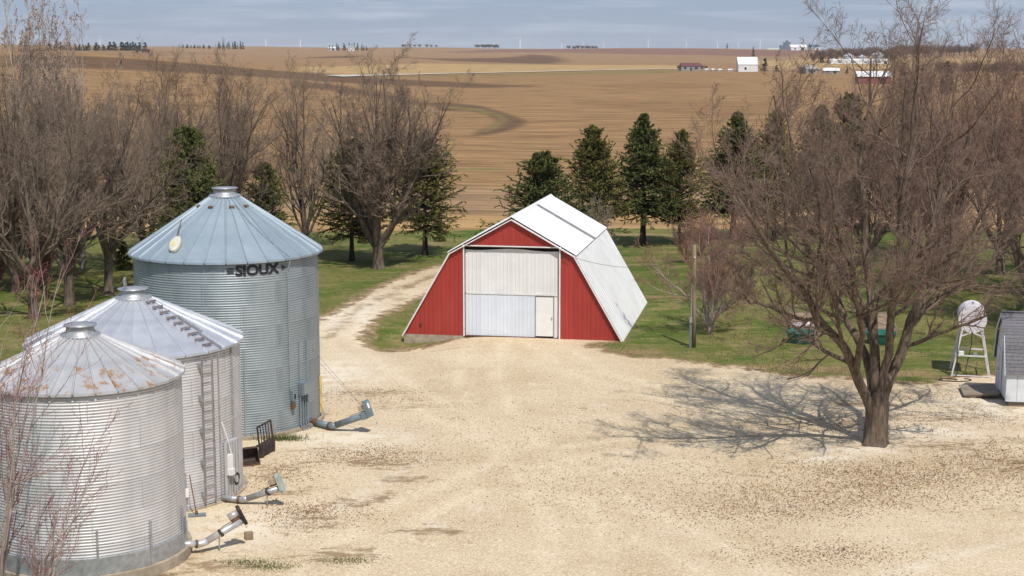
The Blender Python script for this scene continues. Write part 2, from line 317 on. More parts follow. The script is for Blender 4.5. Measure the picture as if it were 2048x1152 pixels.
def ground_material():
    m = bpy.data.materials.new('ground'); m.use_nodes = True
    n = m.node_tree.nodes; l = m.node_tree.links; b = n['Principled BSDF']; b.inputs['Roughness'].default_value = 1; b.inputs['Specular IOR Level'].default_value = .1
    def at(nm):
        a = n.new('ShaderNodeAttribute'); a.attribute_name = nm; return a
    geo = n.new('ShaderNodeNewGeometry')
    def noise(scale, det=5, rough=.55, st=None, off=0):
        mpn = n.new('ShaderNodeMapping'); mpn.inputs['Scale'].default_value = st or (1, 1, 1); mpn.inputs['Location'].default_value = (off, off * 1.7, 0)
        l.new(geo.outputs['Position'], mpn.inputs[0])
        z = n.new('ShaderNodeTexNoise'); z.inputs['Scale'].default_value = scale; z.inputs['Detail'].default_value = det; z.inputs['Roughness'].default_value = rough
        l.new(mpn.outputs[0], z.inputs['Vector']); return z.outputs[0]
    def rng(s, a, b2, c=0., d=1.):
        r = n.new('ShaderNodeMapRange'); r.interpolation_type = 'SMOOTHSTEP'; r.inputs[1].default_value = a; r.inputs[2].default_value = b2; r.inputs[3].default_value = c; r.inputs[4].default_value = d
        l.new(s, r.inputs[0]); return r.outputs[0]
    def mth(op, a, b2):
        x = n.new('ShaderNodeMath'); x.operation = op
        for i, v in enumerate((a, b2)):
            if isinstance(v, (int, float)): x.inputs[i].default_value = v
            else: l.new(v, x.inputs[i])
        return x.outputs[0]
    def mix(f, a, b2, mode='MIX'):
        x = n.new('ShaderNodeMix'); x.data_type = 'RGBA'; x.blend_type = mode
        if isinstance(f, (int, float)): x.inputs[0].default_value = f
        else: l.new(f, x.inputs[0])
        for i, v in ((6, a), (7, b2)):
            if isinstance(v, tuple): x.inputs[i].default_value = (*v, 1)
            else: l.new(v, x.inputs[i])
        return x.outputs[2]
    # gravel: crushed limestone, whiter where fresh, brown where leaf mould has settled
    g = mix(rng(noise(.22, 4), .38, .62), (.560, .440, .285), (.635, .515, .350))
    g = mix(rng(noise(.55, 6, .65, (1, 1, 1), 7), .58, .74), g, (.70, .615, .48))
    g = mix(rng(noise(.05, 6, .7, None, 41), .40, .62), g, mix(1, g, (.86, .83, .78), 'MULTIPLY'))
    g = mix(mth('MULTIPLY', at('track').outputs['Fac'], rng(noise(.5, 6, .7, (1, .6, 1), 51), .36, .6)), g, (.72, .60, .42))
    vo = n.new('ShaderNodeTexVoronoi'); vo.inputs['Scale'].default_value = 22; l.new(geo.outputs['Position'], vo.inputs['Vector'])
    sep = n.new('ShaderNodeSeparateColor'); l.new(vo.outputs['Color'], sep.inputs[0])
    g = mix(rng(sep.outputs[0], 0, 1, .0, .62), g, mix(rng(sep.outputs[1], .2, .9), (.36, .25, .145), (.80, .70, .54)))
    dirt = mth('MULTIPLY', at('dirt').outputs['Fac'], 1.0)
    dn = mth('ADD', mth('ADD', mth('MULTIPLY', noise(.8, 8, .75, (.55, 1, 1), 3), .45), mth('MULTIPLY', noise(3.2, 8, .8, (.5, 1, 1), 31), .55)), mth('MULTIPLY', dirt, .115))
    g = mix(rng(dn, .575, .66, 0, .85), g, mix(rng(noise(2.0, 4, .5, None, 11), .55, .68), (.235, .155, .088), (.21, .18, .060)))
    wh = at('white').outputs['Fac']
    g = mix(mth('MULTIPLY', wh, rng(noise(1.3, 6, .65, None, 21), .36, .56)), g, (.70, .62, .49))
    # lawn: patchy April grass
    lw = mix(rng(noise(.16, 5, .6), .36, .62), (.074, .118, .018), (.160, .152, .046))
    lw = mix(rng(noise(.55, 8, .78, (.6, 1.0, 1), 5), .44, .66), lw, (.265, .205, .092))
    lw = mix(rng(noise(2.6, 6, .8, (.7, 1, 1), 8), .46, .66, .0, .65), lw, (.045, .078, .016))
    bare = at('bare').outputs['Fac']
    lw = mix(rng(mth('ADD', mth('MULTIPLY', noise(.7, 6, .65, None, 9), .9), bare), .70, 1.05), lw, mix(noise(2.4, 6, .7), (.15, .095, .050), (.40, .285, .145)))
    # field: stubble rows on ploughed soil
    soil = at('soil').outputs['Color']
    wv = n.new('ShaderNodeTexNoise'); wv.inputs['Scale'].default_value = .006; wv.inputs['Detail'].default_value = 1; l.new(geo.outputs['Position'], wv.inputs['Vector'])
    wo = mth('MULTIPLY', mth('SUBTRACT', wv.outputs[0], .5), 90.); wc = n.new('ShaderNodeCombineXYZ'); l.new(wo, wc.inputs[1])
    wa = n.new('ShaderNodeVectorMath'); l.new(geo.outputs['Position'], wa.inputs[0]); l.new(wc.outputs[0], wa.inputs[1]); warped = wa.outputs[0]
    def rows(sx, sy, off):
        mpn = n.new('ShaderNodeMapping'); mpn.inputs['Scale'].default_value = (sx, sy, 0); mpn.inputs['Location'].default_value = (off, off, 0); l.new(warped, mpn.inputs[0])
        z = n.new('ShaderNodeTexNoise'); z.inputs['Scale'].default_value = 1; z.inputs['Detail'].default_value = 6; z.inputs['Roughness'].default_value = .65; l.new(mpn.outputs[0], z.inputs['Vector']); return z.outputs[0]
    st = rows(.07, .50, 2); st2 = rows(.012, .07, 4); st3 = rows(.06, .22, 13)
    f = mix(rng(st, .40, .60, 0, 1.), soil, mix(1, soil, (1.55, 1.52, 1.46), 'MULTIPLY'))
    f = mix(rng(st2, .50, .70, 0, .45), f, mix(1, f, (.66, .62, .58), 'MULTIPLY'))
    f = mix(rng(st3, .44, .60, 0, .70), f, mix(1, f, (.70, .66, .62), 'MULTIPLY'))
    f = mix(rng(noise(3.5, 4, .7), .35, .7, 0, .4), f, mix(1, f, (.55, .5, .46), 'MULTIPLY'))
    gr = at('gr').outputs['Fac']; fl = at('fld').outputs['Fac']
    # ragged edges: a dirt fringe between gravel and grass
    e = mth('ADD', gr, mth('MULTIPLY', mth('SUBTRACT', noise(1.2, 7, .7), .5), 3.4))
    fringe = mix(rng(noise(1.6, 5, .6, None, 17), .4, .62), (.19, .125, .072), (.34, .245, .14))
    col = mix(rng(e, -.75, -.25), lw, fringe)
    col = mix(rng(e, -.15, .30), col, g)
    ef = mth('ADD', fl, mth('MULTIPLY', mth('SUBTRACT', noise(.5, 6, .7), .5), 3.))
    col = mix(rng(ef, -.5, .5), col, f)
    l.new(col, b.inputs['Base Color'])
    bp = n.new('ShaderNodeBump'); bp.inputs['Strength'].default_value = .55; bp.inputs['Distance'].default_value = .04
    hsum = mth('ADD', mth('MULTIPLY', vo.outputs['Distance'], .5), noise(5, 5, .7))
    l.new(hsum, bp.inputs['Height']); l.new(bp.outputs[0], b.inputs['Normal'])
    return m
GM = ground_material()
def blob(x, y, cx, cy, rx, ry): return np.exp(-((x - cx) / rx) ** 2 - ((y - cy) / ry) ** 2)
def ground_attrs(x, y):
    gr = np.clip(sdpoly(x, y, YARD), -6, 6)
    edge = 124.3 + .6 * np.sin(x / 9) - .0032 * np.clip(-x, 0, 60) ** 2
    fld = np.clip(y - edge, -6, 6)
    dirt = np.zeros_like(x)
    for c in [(-6.2, 46.2, 1.6, 1.6), (-5.0, 48.5, 1.6, 1.2), (-3.4, 51.0, 1.5, 1.0), (-7.2, 49.4, 1.2, 1.0), (-2.6, 45.0, 1.8, 1.0), (-8.0, 60.5, 1.4, 1.0), (-4.2, 61.8, 2.4, .7), (-8.0, 51.8, 1.4, 1.5), (-6.5, 54.5, 2.6, .8), (-4.9, 53.2, 2.4, 1.4), (-8.3, 63.5, 1.4, 1.6), (-6.2, 64.4, 2.6, .9), (13.5, 58.5, 2.4, 1.8), (16.5, 55.5, 3.2, 1.6), (18.5, 53, 3, 2), (-9, 42.5, 3.5, 1.6), (-5, 43, 2, 1.2), (-8.2, 86.5, .9, 6), (-6.8, 92, .9, 5), (19, 41, 1.2, 2.5), (-3.8, 74.6, 2.2, .5), (17, 59.5, 4, 1.0), (13.8, 62.5, 2.5, 1.5)]:
        dirt = np.maximum(dirt, blob(x, y, *c))
    dr = np.array([(-9.3, 77), (-8.9, 84), (-7.5, 90), (-6.0, 95.5), (-4.0, 101), (0, 105.2)])
    for (ax, ay), (bx, by) in zip(dr[:-1], dr[1:]):
        ex, ey = bx - ax, by - ay; t = np.clip(((x - ax) * ex + (y - ay) * ey) / (ex * ex + ey * ey), 0, 1)
        dirt = np.maximum(dirt, 1.25 * np.exp(-((x - ax - t * ex) ** 2 + (y - ay - t * ey) ** 2) / .30))
    wh = np.zeros_like(x)
    for c in [(-6.2, 56.6, 2.6, 1.6), (-8.5, 45.5, 1.6, 2), (12.6, 54.8, 1.6, .7), (15.8, 57.6, 2.2, 1.2), (20, 62, 2.5, 2.5), (-8, 68, 1.8, 3.5), (-9.5, 83, 1.0, 4), (-8.0, 84, .9, 5), (11.2, 53.6, 1.2, .5)]:
        wh = np.maximum(wh, blob(x, y, *c))
    # faint wheel tracks
    for (ax, ay, bx, by) in [(-5.6, 47.5, -3.2, 53.5), (-6.8, 45.0, -4.6, 49), (9.5, 40.5, 16.5, 45.5)]:
        ex, ey = bx - ax, by - ay; t = np.clip(((x - ax) * ex + (y - ay) * ey) / (ex * ex + ey * ey), 0, 1)
        wh = np.maximum(wh, .5 * np.exp(-((x - ax - t * ex) ** 2 + (y - ay - t * ey) ** 2) / .05))
    bare = np.zeros_like(x)
    for c in [(14.2, 69.2, 3.2, 1.6), (17.5, 68.0, 3, 1.3), (12, 70, 2, .8), (6.5, 73.2, 2.4, .9), (9.2, 90, 3.5, 1.0), (12, 106, 6, 1.0), (9, 121, 10, 1.2), (14.2, 74.0, 1.1, .6), (18, 73.8, 1.1, .6), (-9.6, 114.8, 1.6, .8), (-12.2, 114.3, 1.6, .7), (-5.8, 115.5, 1.4, .7), (10.4, 78.2, .8, .5)]:
        bare = np.maximum(bare, .55 * blob(x, y, *c))
    n = len(x); soil = np.ones((n, 4), np.float32); soil[:, :3] = COL['base']
    far = ss((y - 900) / 1200)[:, None]; soil[:, :3] = soil[:, :3] * (1 - far) + np.array((.265, .172, .096)) * far
    for cn, P in FIELD_POLYS:
        ym = np.mean([q[1] for q in P]); soft = (.006 if ym < 500 else .012) * ym if ym > 200 else 1.0
        s = sdpoly(x, y, P); k = ss((s + soft * .7) / (1.4 * soft))[:, None] * (.85 if cn != 'mid' else .55)
        if cn in ('dark',) and ym < 170: k = ss((s + .4) / .8)[:, None] * .8
        soil[:, :3] = soil[:, :3] * (1 - k) + np.array(COL[cn]) * k
    track = np.zeros_like(x)
    for P_, off in (([(-1.2, 77), (-1.6, 68), (-.6, 58), (3, 48), (8, 38), (14, 30)], (-.85, .85)), ([(-9.2, 80), (-7.5, 72), (-4.5, 64), (0, 56), (2, 46), (1, 34)], (-.8, .8)), ([(1.5, 76), (3.5, 68), (8, 62), (17, 60), (28, 60)], (-.8, .8)), ([(-5.5, 40), (-3.5, 47), (1, 54), (8, 57), (20, 56)], (-.8, .8))):
        Q = np.array(P_, float); tt = np.linspace(0, len(Q) - 1, 60); Q = np.stack([np.interp(tt, np.arange(len(Q)), Q[:, k]) for k in (0, 1)], 1)
        Q[1:-1] = (Q[:-2] + Q[1:-1] * 2 + Q[2:]) / 4; dq = np.gradient(Q, axis=0); dq /= np.linalg.norm(dq, axis=1)[:, None]
        near = (x > -30) & (x < 35) & (y > 20) & (y < 90)
        for s_ in off:
            L_ = Q + np.stack([-dq[:, 1], dq[:, 0]], 1) * s_; d2 = np.full(int(near.sum()), 1e9); xn, yn = x[near], y[near]
            for (ax, ay), (bx, by) in zip(L_[:-1], L_[1:]):
                ex, ey = bx - ax, by - ay; t = np.clip(((xn - ax) * ex + (yn - ay) * ey) / (ex * ex + ey * ey + 1e-9), 0, 1)
                d2 = np.minimum(d2, (xn - ax - t * ex) ** 2 + (yn - ay - t * ey) ** 2)
            track[near] = np.maximum(track[near], .75 * np.exp(-d2 / .10))
    return dict(gr=gr, fld=fld, dirt=dirt, white=wh, bare=bare, track=track), soil
def ground_piece(name, v, quads):
    used = np.unique(quads); mp = np.full(len(v), -1, np.int64); mp[used] = np.arange(len(used))
    vv = v[used]; me = raw_mesh(name, vv, mp[quads], None, True)
    fa, soil = ground_attrs(vv[:, 0].astype(float), vv[:, 1].astype(float))
    for k, a in fa.items():
        at = me.attributes.new(k, 'FLOAT', 'POINT'); at.data.foreach_set('value', a.astype(np.float32))
    at = me.attributes.new('soil', 'FLOAT_COLOR', 'POINT'); at.data.foreach_set('color', soil.ravel())
    me.materials.append(GM); o = obj(name, me); o['kind'] = 'structure'; return o
def grid(U, Y, wfun):
    w = wfun(Y); X = U[None, :] * w[:, None]
    for k, fr in enumerate((1., .45, .12, .03)):                       # outer columns run out to the edge of the land
        X[:, k] = -(w + fr * (20000 - w)); X[:, -1 - k] = w + fr * (20000 - w)
    YY = np.repeat(Y[:, None], len(U), 1)
    v = np.stack([X, YY, tz(X, YY)], -1).reshape(-1, 3)
    r, c = len(Y), len(U); i = np.arange(r * c).reshape(r, c)
    q = np.stack([i[:-1, :-1], i[:-1, 1:], i[1:, 1:], i[1:, :-1]], -1).reshape(-1, 4)
    return v, q
U = np.concatenate([[-9] * 4, np.linspace(-1, 1, 272), [9] * 4])
Y = np.concatenate([[-20000, -3000, -400, -60, 0, 20], np.arange(30, 130.01, .36)]); Y[-1] = 130
v, q = grid(U, Y, lambda y: np.full(len(y), 48.1))
ctr = v[q].mean(1); sg = sdpoly(ctr[:, 0], ctr[:, 1], YARD); fl = ctr[:, 1] > 124.3 + .6 * np.sin(ctr[:, 0] / 9) - .0032 * np.clip(-ctr[:, 0], 0, 60) ** 2
ground_piece('gravel_yard', v, q[sg > 0]); ground_piece('lawn', v, q[(sg <= 0) & ~fl]); ground_piece('field_margin', v, q[(sg <= 0) & fl])
U = np.concatenate([[-9] * 4, np.linspace(-1, 1, 360), [9] * 4])
Y = np.concatenate([np.geomspace(130, 4200, 270), [5000, 6500, 9000, 14000, 20000]])
v, q = grid(U, Y, lambda y: .37 * y)
ground_piece('crop_field', v, q)
# distant gravel road
RD = np.array([(-86, 750), (-81, 784), (-62, 866), (-37, 931), (-8, 981), (42, 1041), (108, 1105), (143, 1062), (170, 1075), (230, 1120)], float)
t = np.linspace(0, len(RD) - 1, 120); px = np.interp(t, np.arange(len(RD)), RD[:, 0]); py = np.interp(t, np.arange(len(RD)), RD[:, 1])
d = np.stack([np.gradient(px), np.gradient(py)], 1); d /= np.linalg.norm(d, axis=1)[:, None]; nn = np.stack([-d[:, 1], d[:, 0]], 1)
v = []
for s_ in (-5, 5):
    x = px + nn[:, 0] * s_; y = py + nn[:, 1] * s_; v.append(np.stack([x, y, tz(x, y) + .35], 1))
v = np.concatenate(v); i = np.arange(119); me = raw_mesh('road', v, np.stack([i, i + 1, i + 121, i + 120], 1)); me.materials.append(M['road'])
o = obj('road', me); o['kind'] = 'structure'

# ------------------------------------------------------------------ bare trees
def nrm(a): return a / np.maximum(np.linalg.norm(a, axis=-1, keepdims=True), 1e-9)
def grow(rng, p, d, L, r, K, wob, up, tip=.3, lean=(0, 0, 0)):
    N = len(p); pts = np.zeros((N, K, 3)); pts[:, 0] = p; d = nrm(d); st = (L / (K - 1))[:, None]
    for k in range(1, K):
        d = nrm(d + rng.normal(0, wob, (N, 3)) + np.array([lean[0], lean[1], up + lean[2]]))
        pts[:, k] = pts[:, k - 1] + d * st
    rad = r[:, None] * (1 - (1 - tip) * np.linspace(0, 1, K)[None, :])
    return pts, rad
def spawn(rng, pts, rad, L, n, t0, t1, ang, ratio, rfac, rmin, shrink=.45):
    N, K, _ = pts.shape
    t = (t0 + (t1 - t0) * (np.arange(n)[None, :] + rng.random((N, n))) / n)
    f = t * (K - 1); i = np.clip(f.astype(int), 0, K - 2); w = (f - i)[..., None]
    idx = np.arange(N)[:, None]
    p = pts[idx, i] * (1 - w) + pts[idx, i + 1] * w
    tg = nrm(pts[idx, i + 1] - pts[idx, i])
    rr = rad[idx, i] * (1 - w[..., 0]) + rad[idx, i + 1] * w[..., 0]
    a = np.radians(ang) * (1 + .3 * rng.normal(0, 1, t.shape)); az = rng.random(t.shape) * 2 * np.pi
    ref = np.where(np.abs(tg[..., 2:3]) > .9, np.array([1., 0, 0]), np.array([0, 0, 1.]))
    u = nrm(np.cross(tg, ref)); v = np.cross(tg, u)
    dr = tg * np.cos(a)[..., None] + (u * np.cos(az)[..., None] + v * np.sin(az)[..., None]) * np.sin(a)[..., None]
    ln = L[:, None] * ratio * (1 - shrink * t) * (.7 + .6 * rng.random(t.shape))
    return p.reshape(-1, 3), dr.reshape(-1, 3), ln.ravel(), np.maximum(rr * rfac, rmin).ravel()
def tubes(pts, rad, n):
    N, K, _ = pts.shape
    tg = np.empty_like(pts); tg[:, 1:-1] = pts[:, 2:] - pts[:, :-2]; tg[:, 0] = pts[:, 1] - pts[:, 0]; tg[:, -1] = pts[:, -1] - pts[:, -2]; tg = nrm(tg)
    mean = nrm(pts[:, -1] - pts[:, 0]); ref = np.where(np.abs(mean[:, 2:3]) > .8, np.array([1., .13, 0]), np.array([.1, 0, 1.]))
    u = nrm(np.cross(tg, ref[:, None, :])); v = np.cross(tg, u)
    a = 2 * np.pi * np.arange(n) / n
    vv = pts[:, :, None, :] + rad[:, :, None, None] * (u[:, :, None, :] * np.cos(a)[:, None] + v[:, :, None, :] * np.sin(a)[:, None])
    base = (np.arange(N) * K * n)[:, None, None] + (np.arange(K - 1) * n)[None, :, None]
    k = np.arange(n)[None, None, :]; k2 = (np.arange(n)[None, None, :] + 1) % n
    q = np.stack([base + k, base + k2, base + n + k2, base + n + k], -1).reshape(-1, 4)
    return vv.reshape(-1, 3), q
def join(parts):
    V, Q, o = [], [], 0
    for v, q in parts: V.append(v); Q.append(q + o); o += len(v)
    return np.concatenate(V), np.concatenate(Q)
def resample(P, K):
    P = np.asarray(P, float); s = np.concatenate([[0], np.cumsum(np.linalg.norm(np.diff(P, axis=0), axis=1))])
    t = np.linspace(0, s[-1], K); return np.stack([np.interp(t, s, P[:, i]) for i in range(3)], 1), s[-1]
def flare(pts, rad):
    rad[:, 0] *= 1.45; rad[:, 1] *= 1.1
def tree_mesh(parent, name, v, q, m):
    me = raw_mesh(name, v, q, None, True); me.materials.append(M[m]); return obj(name, me, parent)

def bare_tree(seed, h=13., r0=.34, fork=2.2, limbs=5, spread=28, counts=(9, 7, 6, 4), levels=4, barkm='bark', twigm='twig', wob=.10, up=.10, rmin=.007, limb_up=.07, side=38, lean=(0, 0, 0), ratio=.50, tipk=2, nside=3):
    """returns an un-tagged Empty with trunk and crown children, base at the origin"""
    rng = np.random.default_rng(seed)
    root = bpy.data.objects.new('tree', None); C.objects.link(root)
    tp, tr = grow(rng, np.array([[0, 0, -.15]]), np.array([[rng.normal(0, .05), rng.normal(0, .05), 1.]]), np.array([fork + .15]), np.array([r0]), 7, .03, .05, .82); flare(tp, tr)
    az = np.arange(limbs) * 2 * np.pi / limbs + rng.normal(0, .35, limbs) + rng.random() * 6
    an = np.radians(spread) * (.55 + .8 * rng.random(limbs)); an[0] *= .25
    dr = np.stack([np.sin(an) * np.cos(az), np.sin(an) * np.sin(az), np.cos(an)], 1)
    st = tp[0, -1] + dr * .05 + np.array([0, 0, -1.]) * rng.random((limbs, 1)) * fork * .25
    ln = (h - fork) * (.78 + .25 * rng.random(limbs)); ln[0] = h - fork
    lp, lr = grow(rng, st, dr, ln, r0 * (.45 + .25 * rng.random(limbs)), 14, wob * .8, limb_up, .10, lean)
    tv = [tubes(tp, tr, 12), tubes(lp, lr, 8)]
    cv = []; cur = (lp, lr, ln)
    spec = [(side, ratio, 9, .55, 5), (42, .52, 7, .58, 4), (44, .55, 5, .62, nside), (46, .62, tipk, .7, 3)]
    for lv in range(levels):
        ang, ra, K, rf, ns = spec[lv]
        p, d, L, r = spawn(rng, cur[0], cur[1], cur[2], counts[lv], .12 if lv else .10, 1.0, ang, ra, rf, rmin, .55)
        pts, rad = grow(rng, p, d, L, r, K, wob * (1 + .3 * lv), up, .35, lean)
        rad = np.maximum(rad, rmin * .75)
        (tv if lv == 0 else cv).append(tubes(pts, rad, ns)); cur = (pts, rad, L)
    v, q = join(tv); tree_mesh(root, 'trunk', v, q, barkm)
    v, q = join(cv); tree_mesh(root, 'crown', v, q, twigm)
    return root, cur
def as_tree(root, name, label, loc, rz, scale=1., group=None, cat='tree'):
    root.name = name; root.location = loc; root.rotation_euler = (0, 0, rz); root.scale = (scale,) * 3 if not isinstance(scale, tuple) else scale
    return tag(root, label, cat, group)

# the big bare tree on the gravel, limbs laid out one by one
def big_tree():
    rng = np.random.default_rng(5); bx, by = 13.39, 55.63
    t = thing('bare_tree', 'big bare tree with thick forked trunk on the gravel beside its own branching shadow', 'tree', (bx, by, 0))
    LB = dict(
        A=[(13.3, 55.6, 1.0), (12.95, 55.43, 1.86), (12.41, 55.03, 2.87), (11.97, 54.63, 3.78), (10.97, 53.83, 4.82), (10.24, 53.03, 6.0), (9.36, 52.23, 6.9), (8.44, 51.33, 8.1), (7.46, 50.53, 9.52), (6.69, 49.93, 10.87)],
        B=[(13.35, 55.65, 1.0), (13.25, 55.73, 1.96), (13.13, 56.13, 3.23), (12.39, 56.73, 4.39), (12.08, 57.33, 5.31), (11.51, 58.03, 6.33), (10.98, 58.63, 7.46), (10.56, 59.33, 9.25), (10.32, 59.83, 10.94), (10.13, 60.13, 12.65)],
        C=[(13.37, 55.63, 1.2), (13.35, 55.63, 2.22), (13.28, 55.73, 3.64), (13.14, 56.03, 4.93), (12.99, 56.33, 6.57), (12.91, 56.63, 8.19), (12.8, 57.03, 10.18), (13.07, 57.33, 12.18), (13.15, 57.53, 14.0)],
        D=[(13.45, 55.6, 1.0), (13.67, 55.73, 1.96), (14.18, 55.93, 3.1), (14.69, 56.23, 4.48), (15.22, 56.53, 5.7), (15.49, 56.83, 7.34), (15.93, 57.23, 9.24), (16.19, 57.53, 11.44), (16.44, 57.73, 13.45)],
        E=[(14.63, 56.23, 4.26), (15.33, 56.73, 4.86), (16.25, 57.43, 5.24), (17.21, 58.23, 5.63), (18.47, 59.03, 6.37), (19.49, 59.73, 7.66), (20.16, 60.23, 9.17)],
        F=[(13.45, 55.58, 1.1), (13.55, 55.53, 2.43), (13.68, 55.13, 3.81), (13.58, 54.63, 5.18), (13.58, 54.03, 6.48), (13.42, 53.33, 8.56), (13.44, 52.73, 10.67), (13.49, 52.23, 12.71), (13.5, 51.93, 14.53)],
        G=[(12.44, 54.93, 2.93), (12.39, 53.93, 4.58), (11.83, 52.83, 6.18), (11.13, 51.83, 7.87), (10.49, 51.03, 9.8), (10.07, 50.43, 11.48)],
        H=[(11.15, 53.93, 4.67), (10.23, 53.33, 5.05), (9.25, 52.73, 5.47), (8.12, 52.23, 5.93), (6.85, 51.73, 6.7)],
        I=[(13.78, 54.33, 5.41), (14.39, 53.43, 6.44), (15.17, 52.63, 7.43), (15.79, 52.03, 8.7), (16.26, 51.63, 10.25)],
        J=[(13.16, 56.13, 4.55), (12.46, 56.53, 5.98), (11.37, 56.83, 7.62), (10.62, 57.03, 9.26), (10.22, 57.13, 11.09)])
    R0 = dict(A=.205, B=.18, C=.215, D=.225, E=.13, F=.18, G=.13, H=.085, I=.10, J=.09)
    off = np.array([bx, by, 0])
    n = 20; zz = np.array([-.2, .02, .15, .45, .9, 1.35, 1.7, 2.0, 2.3]); rr = np.array([.60, .52, .465, .42, .395, .39, .365, .30, .16])
    v = []
    for z, r in zip(zz, rr):
        a = np.arange(n) * 2 * np.pi / n; wv = r * (1 + .07 * np.sin(5 * a + 1) + .05 * np.sin(9 * a + z) + (.10 * np.sin(4 * a) if z < .2 else 0))
        v.append(np.stack([wv * np.cos(a) + .03 * z, wv * np.sin(a), np.full(n, z)], 1))
    v = np.concatenate(v); q = []
    for i in range(len(zz) - 1):
        for k in range(n): q.append((i * n + k, i * n + (k + 1) % n, (i + 1) * n + (k + 1) % n, (i + 1) * n + k))
    tree_mesh(t, 'trunk', v, np.array(q), 'bark_big')
    pts, rad, Ls = [], [], []
    for k, P in LB.items():
        p, L = resample(np.array(P) - off, 18)
        p[2:] += rng.normal(0, .045, (16, 3))
        r = R0[k] * np.linspace(1, .13, 18) ** .95
        pts.append(p); rad.append(r); Ls.append(L)
        vv, qq = tubes(p[None], r[None], 9); tree_mesh(t, 'limb', vv, qq, 'bark_big')
    pts = np.array(pts); rad = np.array(rad); Ls = np.array(Ls)
    cur = (pts, rad, Ls); low, high = [], []
    for lv, (cnt, ang, ra, K, rf, ns, t0) in enumerate([(12, 44, .48, 10, .52, 6, .18), (8, 42, .50, 7, .58, 4, .12), (7, 44, .52, 5, .62, 3, .1), (6, 44, .60, 2, .7, 3, .1)]):
        p, d, L, r = spawn(rng, *cur, cnt, t0, 1., ang, ra, rf, .0055, .5)
        L = np.minimum(L, (4.2, 2.4, 1.3, .8)[lv]) if lv else np.clip(L, 1.0, 4.8)
        a, b = grow(rng, p, d, L, r, K, .10 + .03 * lv, .075, .35, (.012, 0, 0)); b = np.maximum(b, .0042)
        (low if lv < 1 else high).append(tubes(a, b, ns)); cur = (a, b, L)
    # a few drooping sprouts on the inner limbs
    p, d, L, r = spawn(rng, pts, rad, Ls, 5, .15, .5, 70, .16, .12, .008)
    a, b = grow(rng, p, d, L * .7, np.full(len(L), .009), 8, .18, -.22, .5); high.append(tubes(a, b, 3))
    v, q = join(low); tree_mesh(t, 'branches', v, q, 'bark_big')
    v, q = join(high); tree_mesh(t, 'crown', v, q, 'twig_big')
big_tree()

# prototypes of the bare trees in the groves
protoA, _ = bare_tree(11, 13.2, .34, 2.0, 6, 35, (9, 7, 6, 5), up=.085, limb_up=.06, rmin=.0066)
protoB, _ = bare_tree(23, 13.4, .30, 2.8, 5, 33, (10, 7, 6, 5), up=.085, limb_up=.06, rmin=.0066)
protoC, _ = bare_tree(37, 13.0, .27, 1.2, 7, 36, (10, 8, 6, 5), up=.075, limb_up=.05, rmin=.0066)
GL = 'bare trees in the grove behind the grain bins'
LAB_G = 'bare brown tree standing deep in the crowded grove behind the grain bins'
as_tree(protoA, 'bare_tree', 'bare tree with stout low forked trunk, nearest behind the grain bins', (-25.16, 87.04, 0), 1.0, .92, GL)
protoB.name = protoC.name = 'bare_tree'
as_tree(protoB, 'bare_tree', 'bare tree with straight pale trunk at the front edge of the left grove', (-25.9, 82.7, 0), .4, .90, GL)
as_tree(protoC, 'bare_tree', LAB_G, (-29.7, 91.6, 0), .7, .92, GL)
for i, (src, x, y, rz, sc, lab) in enumerate([
        (protoB, -23.9, 90.7, 2.2, .90, 'slim bare tree beside the small young spruce in the grove'),
        (protoA, -31.5, 98.0, 3.1, .94, LAB_G), (protoB, -27.0, 104, 4.0, .93, LAB_G), (protoC, -33.8, 86.5, 5.0, .92, LAB_G),
        (protoA, -23.6, 99.5, 4.6, .88, LAB_G), (protoC, -24.8, 112, 3.3, .94, LAB_G),
        (protoC, -19.6, 104.5, 1.7, .93, 'bare tree with leaning stems behind the cone roof of the blue-grey bin'),
        (protoB, -20.6, 108.5, 5.6, .94, 'tall bare tree rising behind the peak of the blue-grey bin roof'),
        (protoC, -14.9, 111.5, 4.4, .88, 'thin bare tree with leaning stems between two spruces behind the lawn'),
        (protoB, -34.5, 93, 3.9, .9, LAB_G), (protoA, -28.0, 96.5, 5.4, .92, LAB_G), (protoC, -37.5, 96, 2.6, .92, LAB_G)]):
    dup(src, (x, y, 0), rz, sc, lab, GL if 'grove' in lab else 'bare trees along the back of the lawn')
GR = 'bare trees massed behind the shed and fuel tank'
protoE, _ = bare_tree(43, 12.4, .33, 1.5, 9, 36, (9, 8, 6, 5), up=.085, limb_up=.050, rmin=.0075, wob=.09)
protoD, _ = bare_tree(51, 14.6, .33, 1.6, 7, 36, (10, 7, 6, 5), twigm='twig_pink', up=.09, lean=(.02, 0, 0), rmin=.0066)
as_tree(protoE, 'bare_tree', 'vase-shaped bare tree with several ascending limbs beside the gravel drive', (-8.84, 101.65, 0), 2.0, (1.18, 1.18, 1.06))
LAB_R = 'bare reddish-brown tree in the thicket behind the shed and fuel tank'
as_tree(protoD, 'bare_tree', LAB_R, (27.5, 80.5, 0), .5, .98, GR)
for (x, y, rz, sc, lab) in [(33.0, 88, 2.0, 1.12, LAB_R), (25.5, 93, 3.3, .85, 'bare reddish tree between the raised bed and the spruces'), (31.5, 99, 4.4, .95, LAB_R), (37.0, 95, 5.3, 1.05, LAB_R), (29.0, 107, 1.2, .88, LAB_R), (24.0, 103, 2.5, .72, 'smallest bare reddish tree in front of the spruce trunks'), (34.5, 78, .2, 1.02, LAB_R), (29.5, 74, 4.0, .98, 'bare reddish tree standing closest behind the shed roof')]:
    dup(protoD, (x, y, 0), rz, sc, lab, GR)
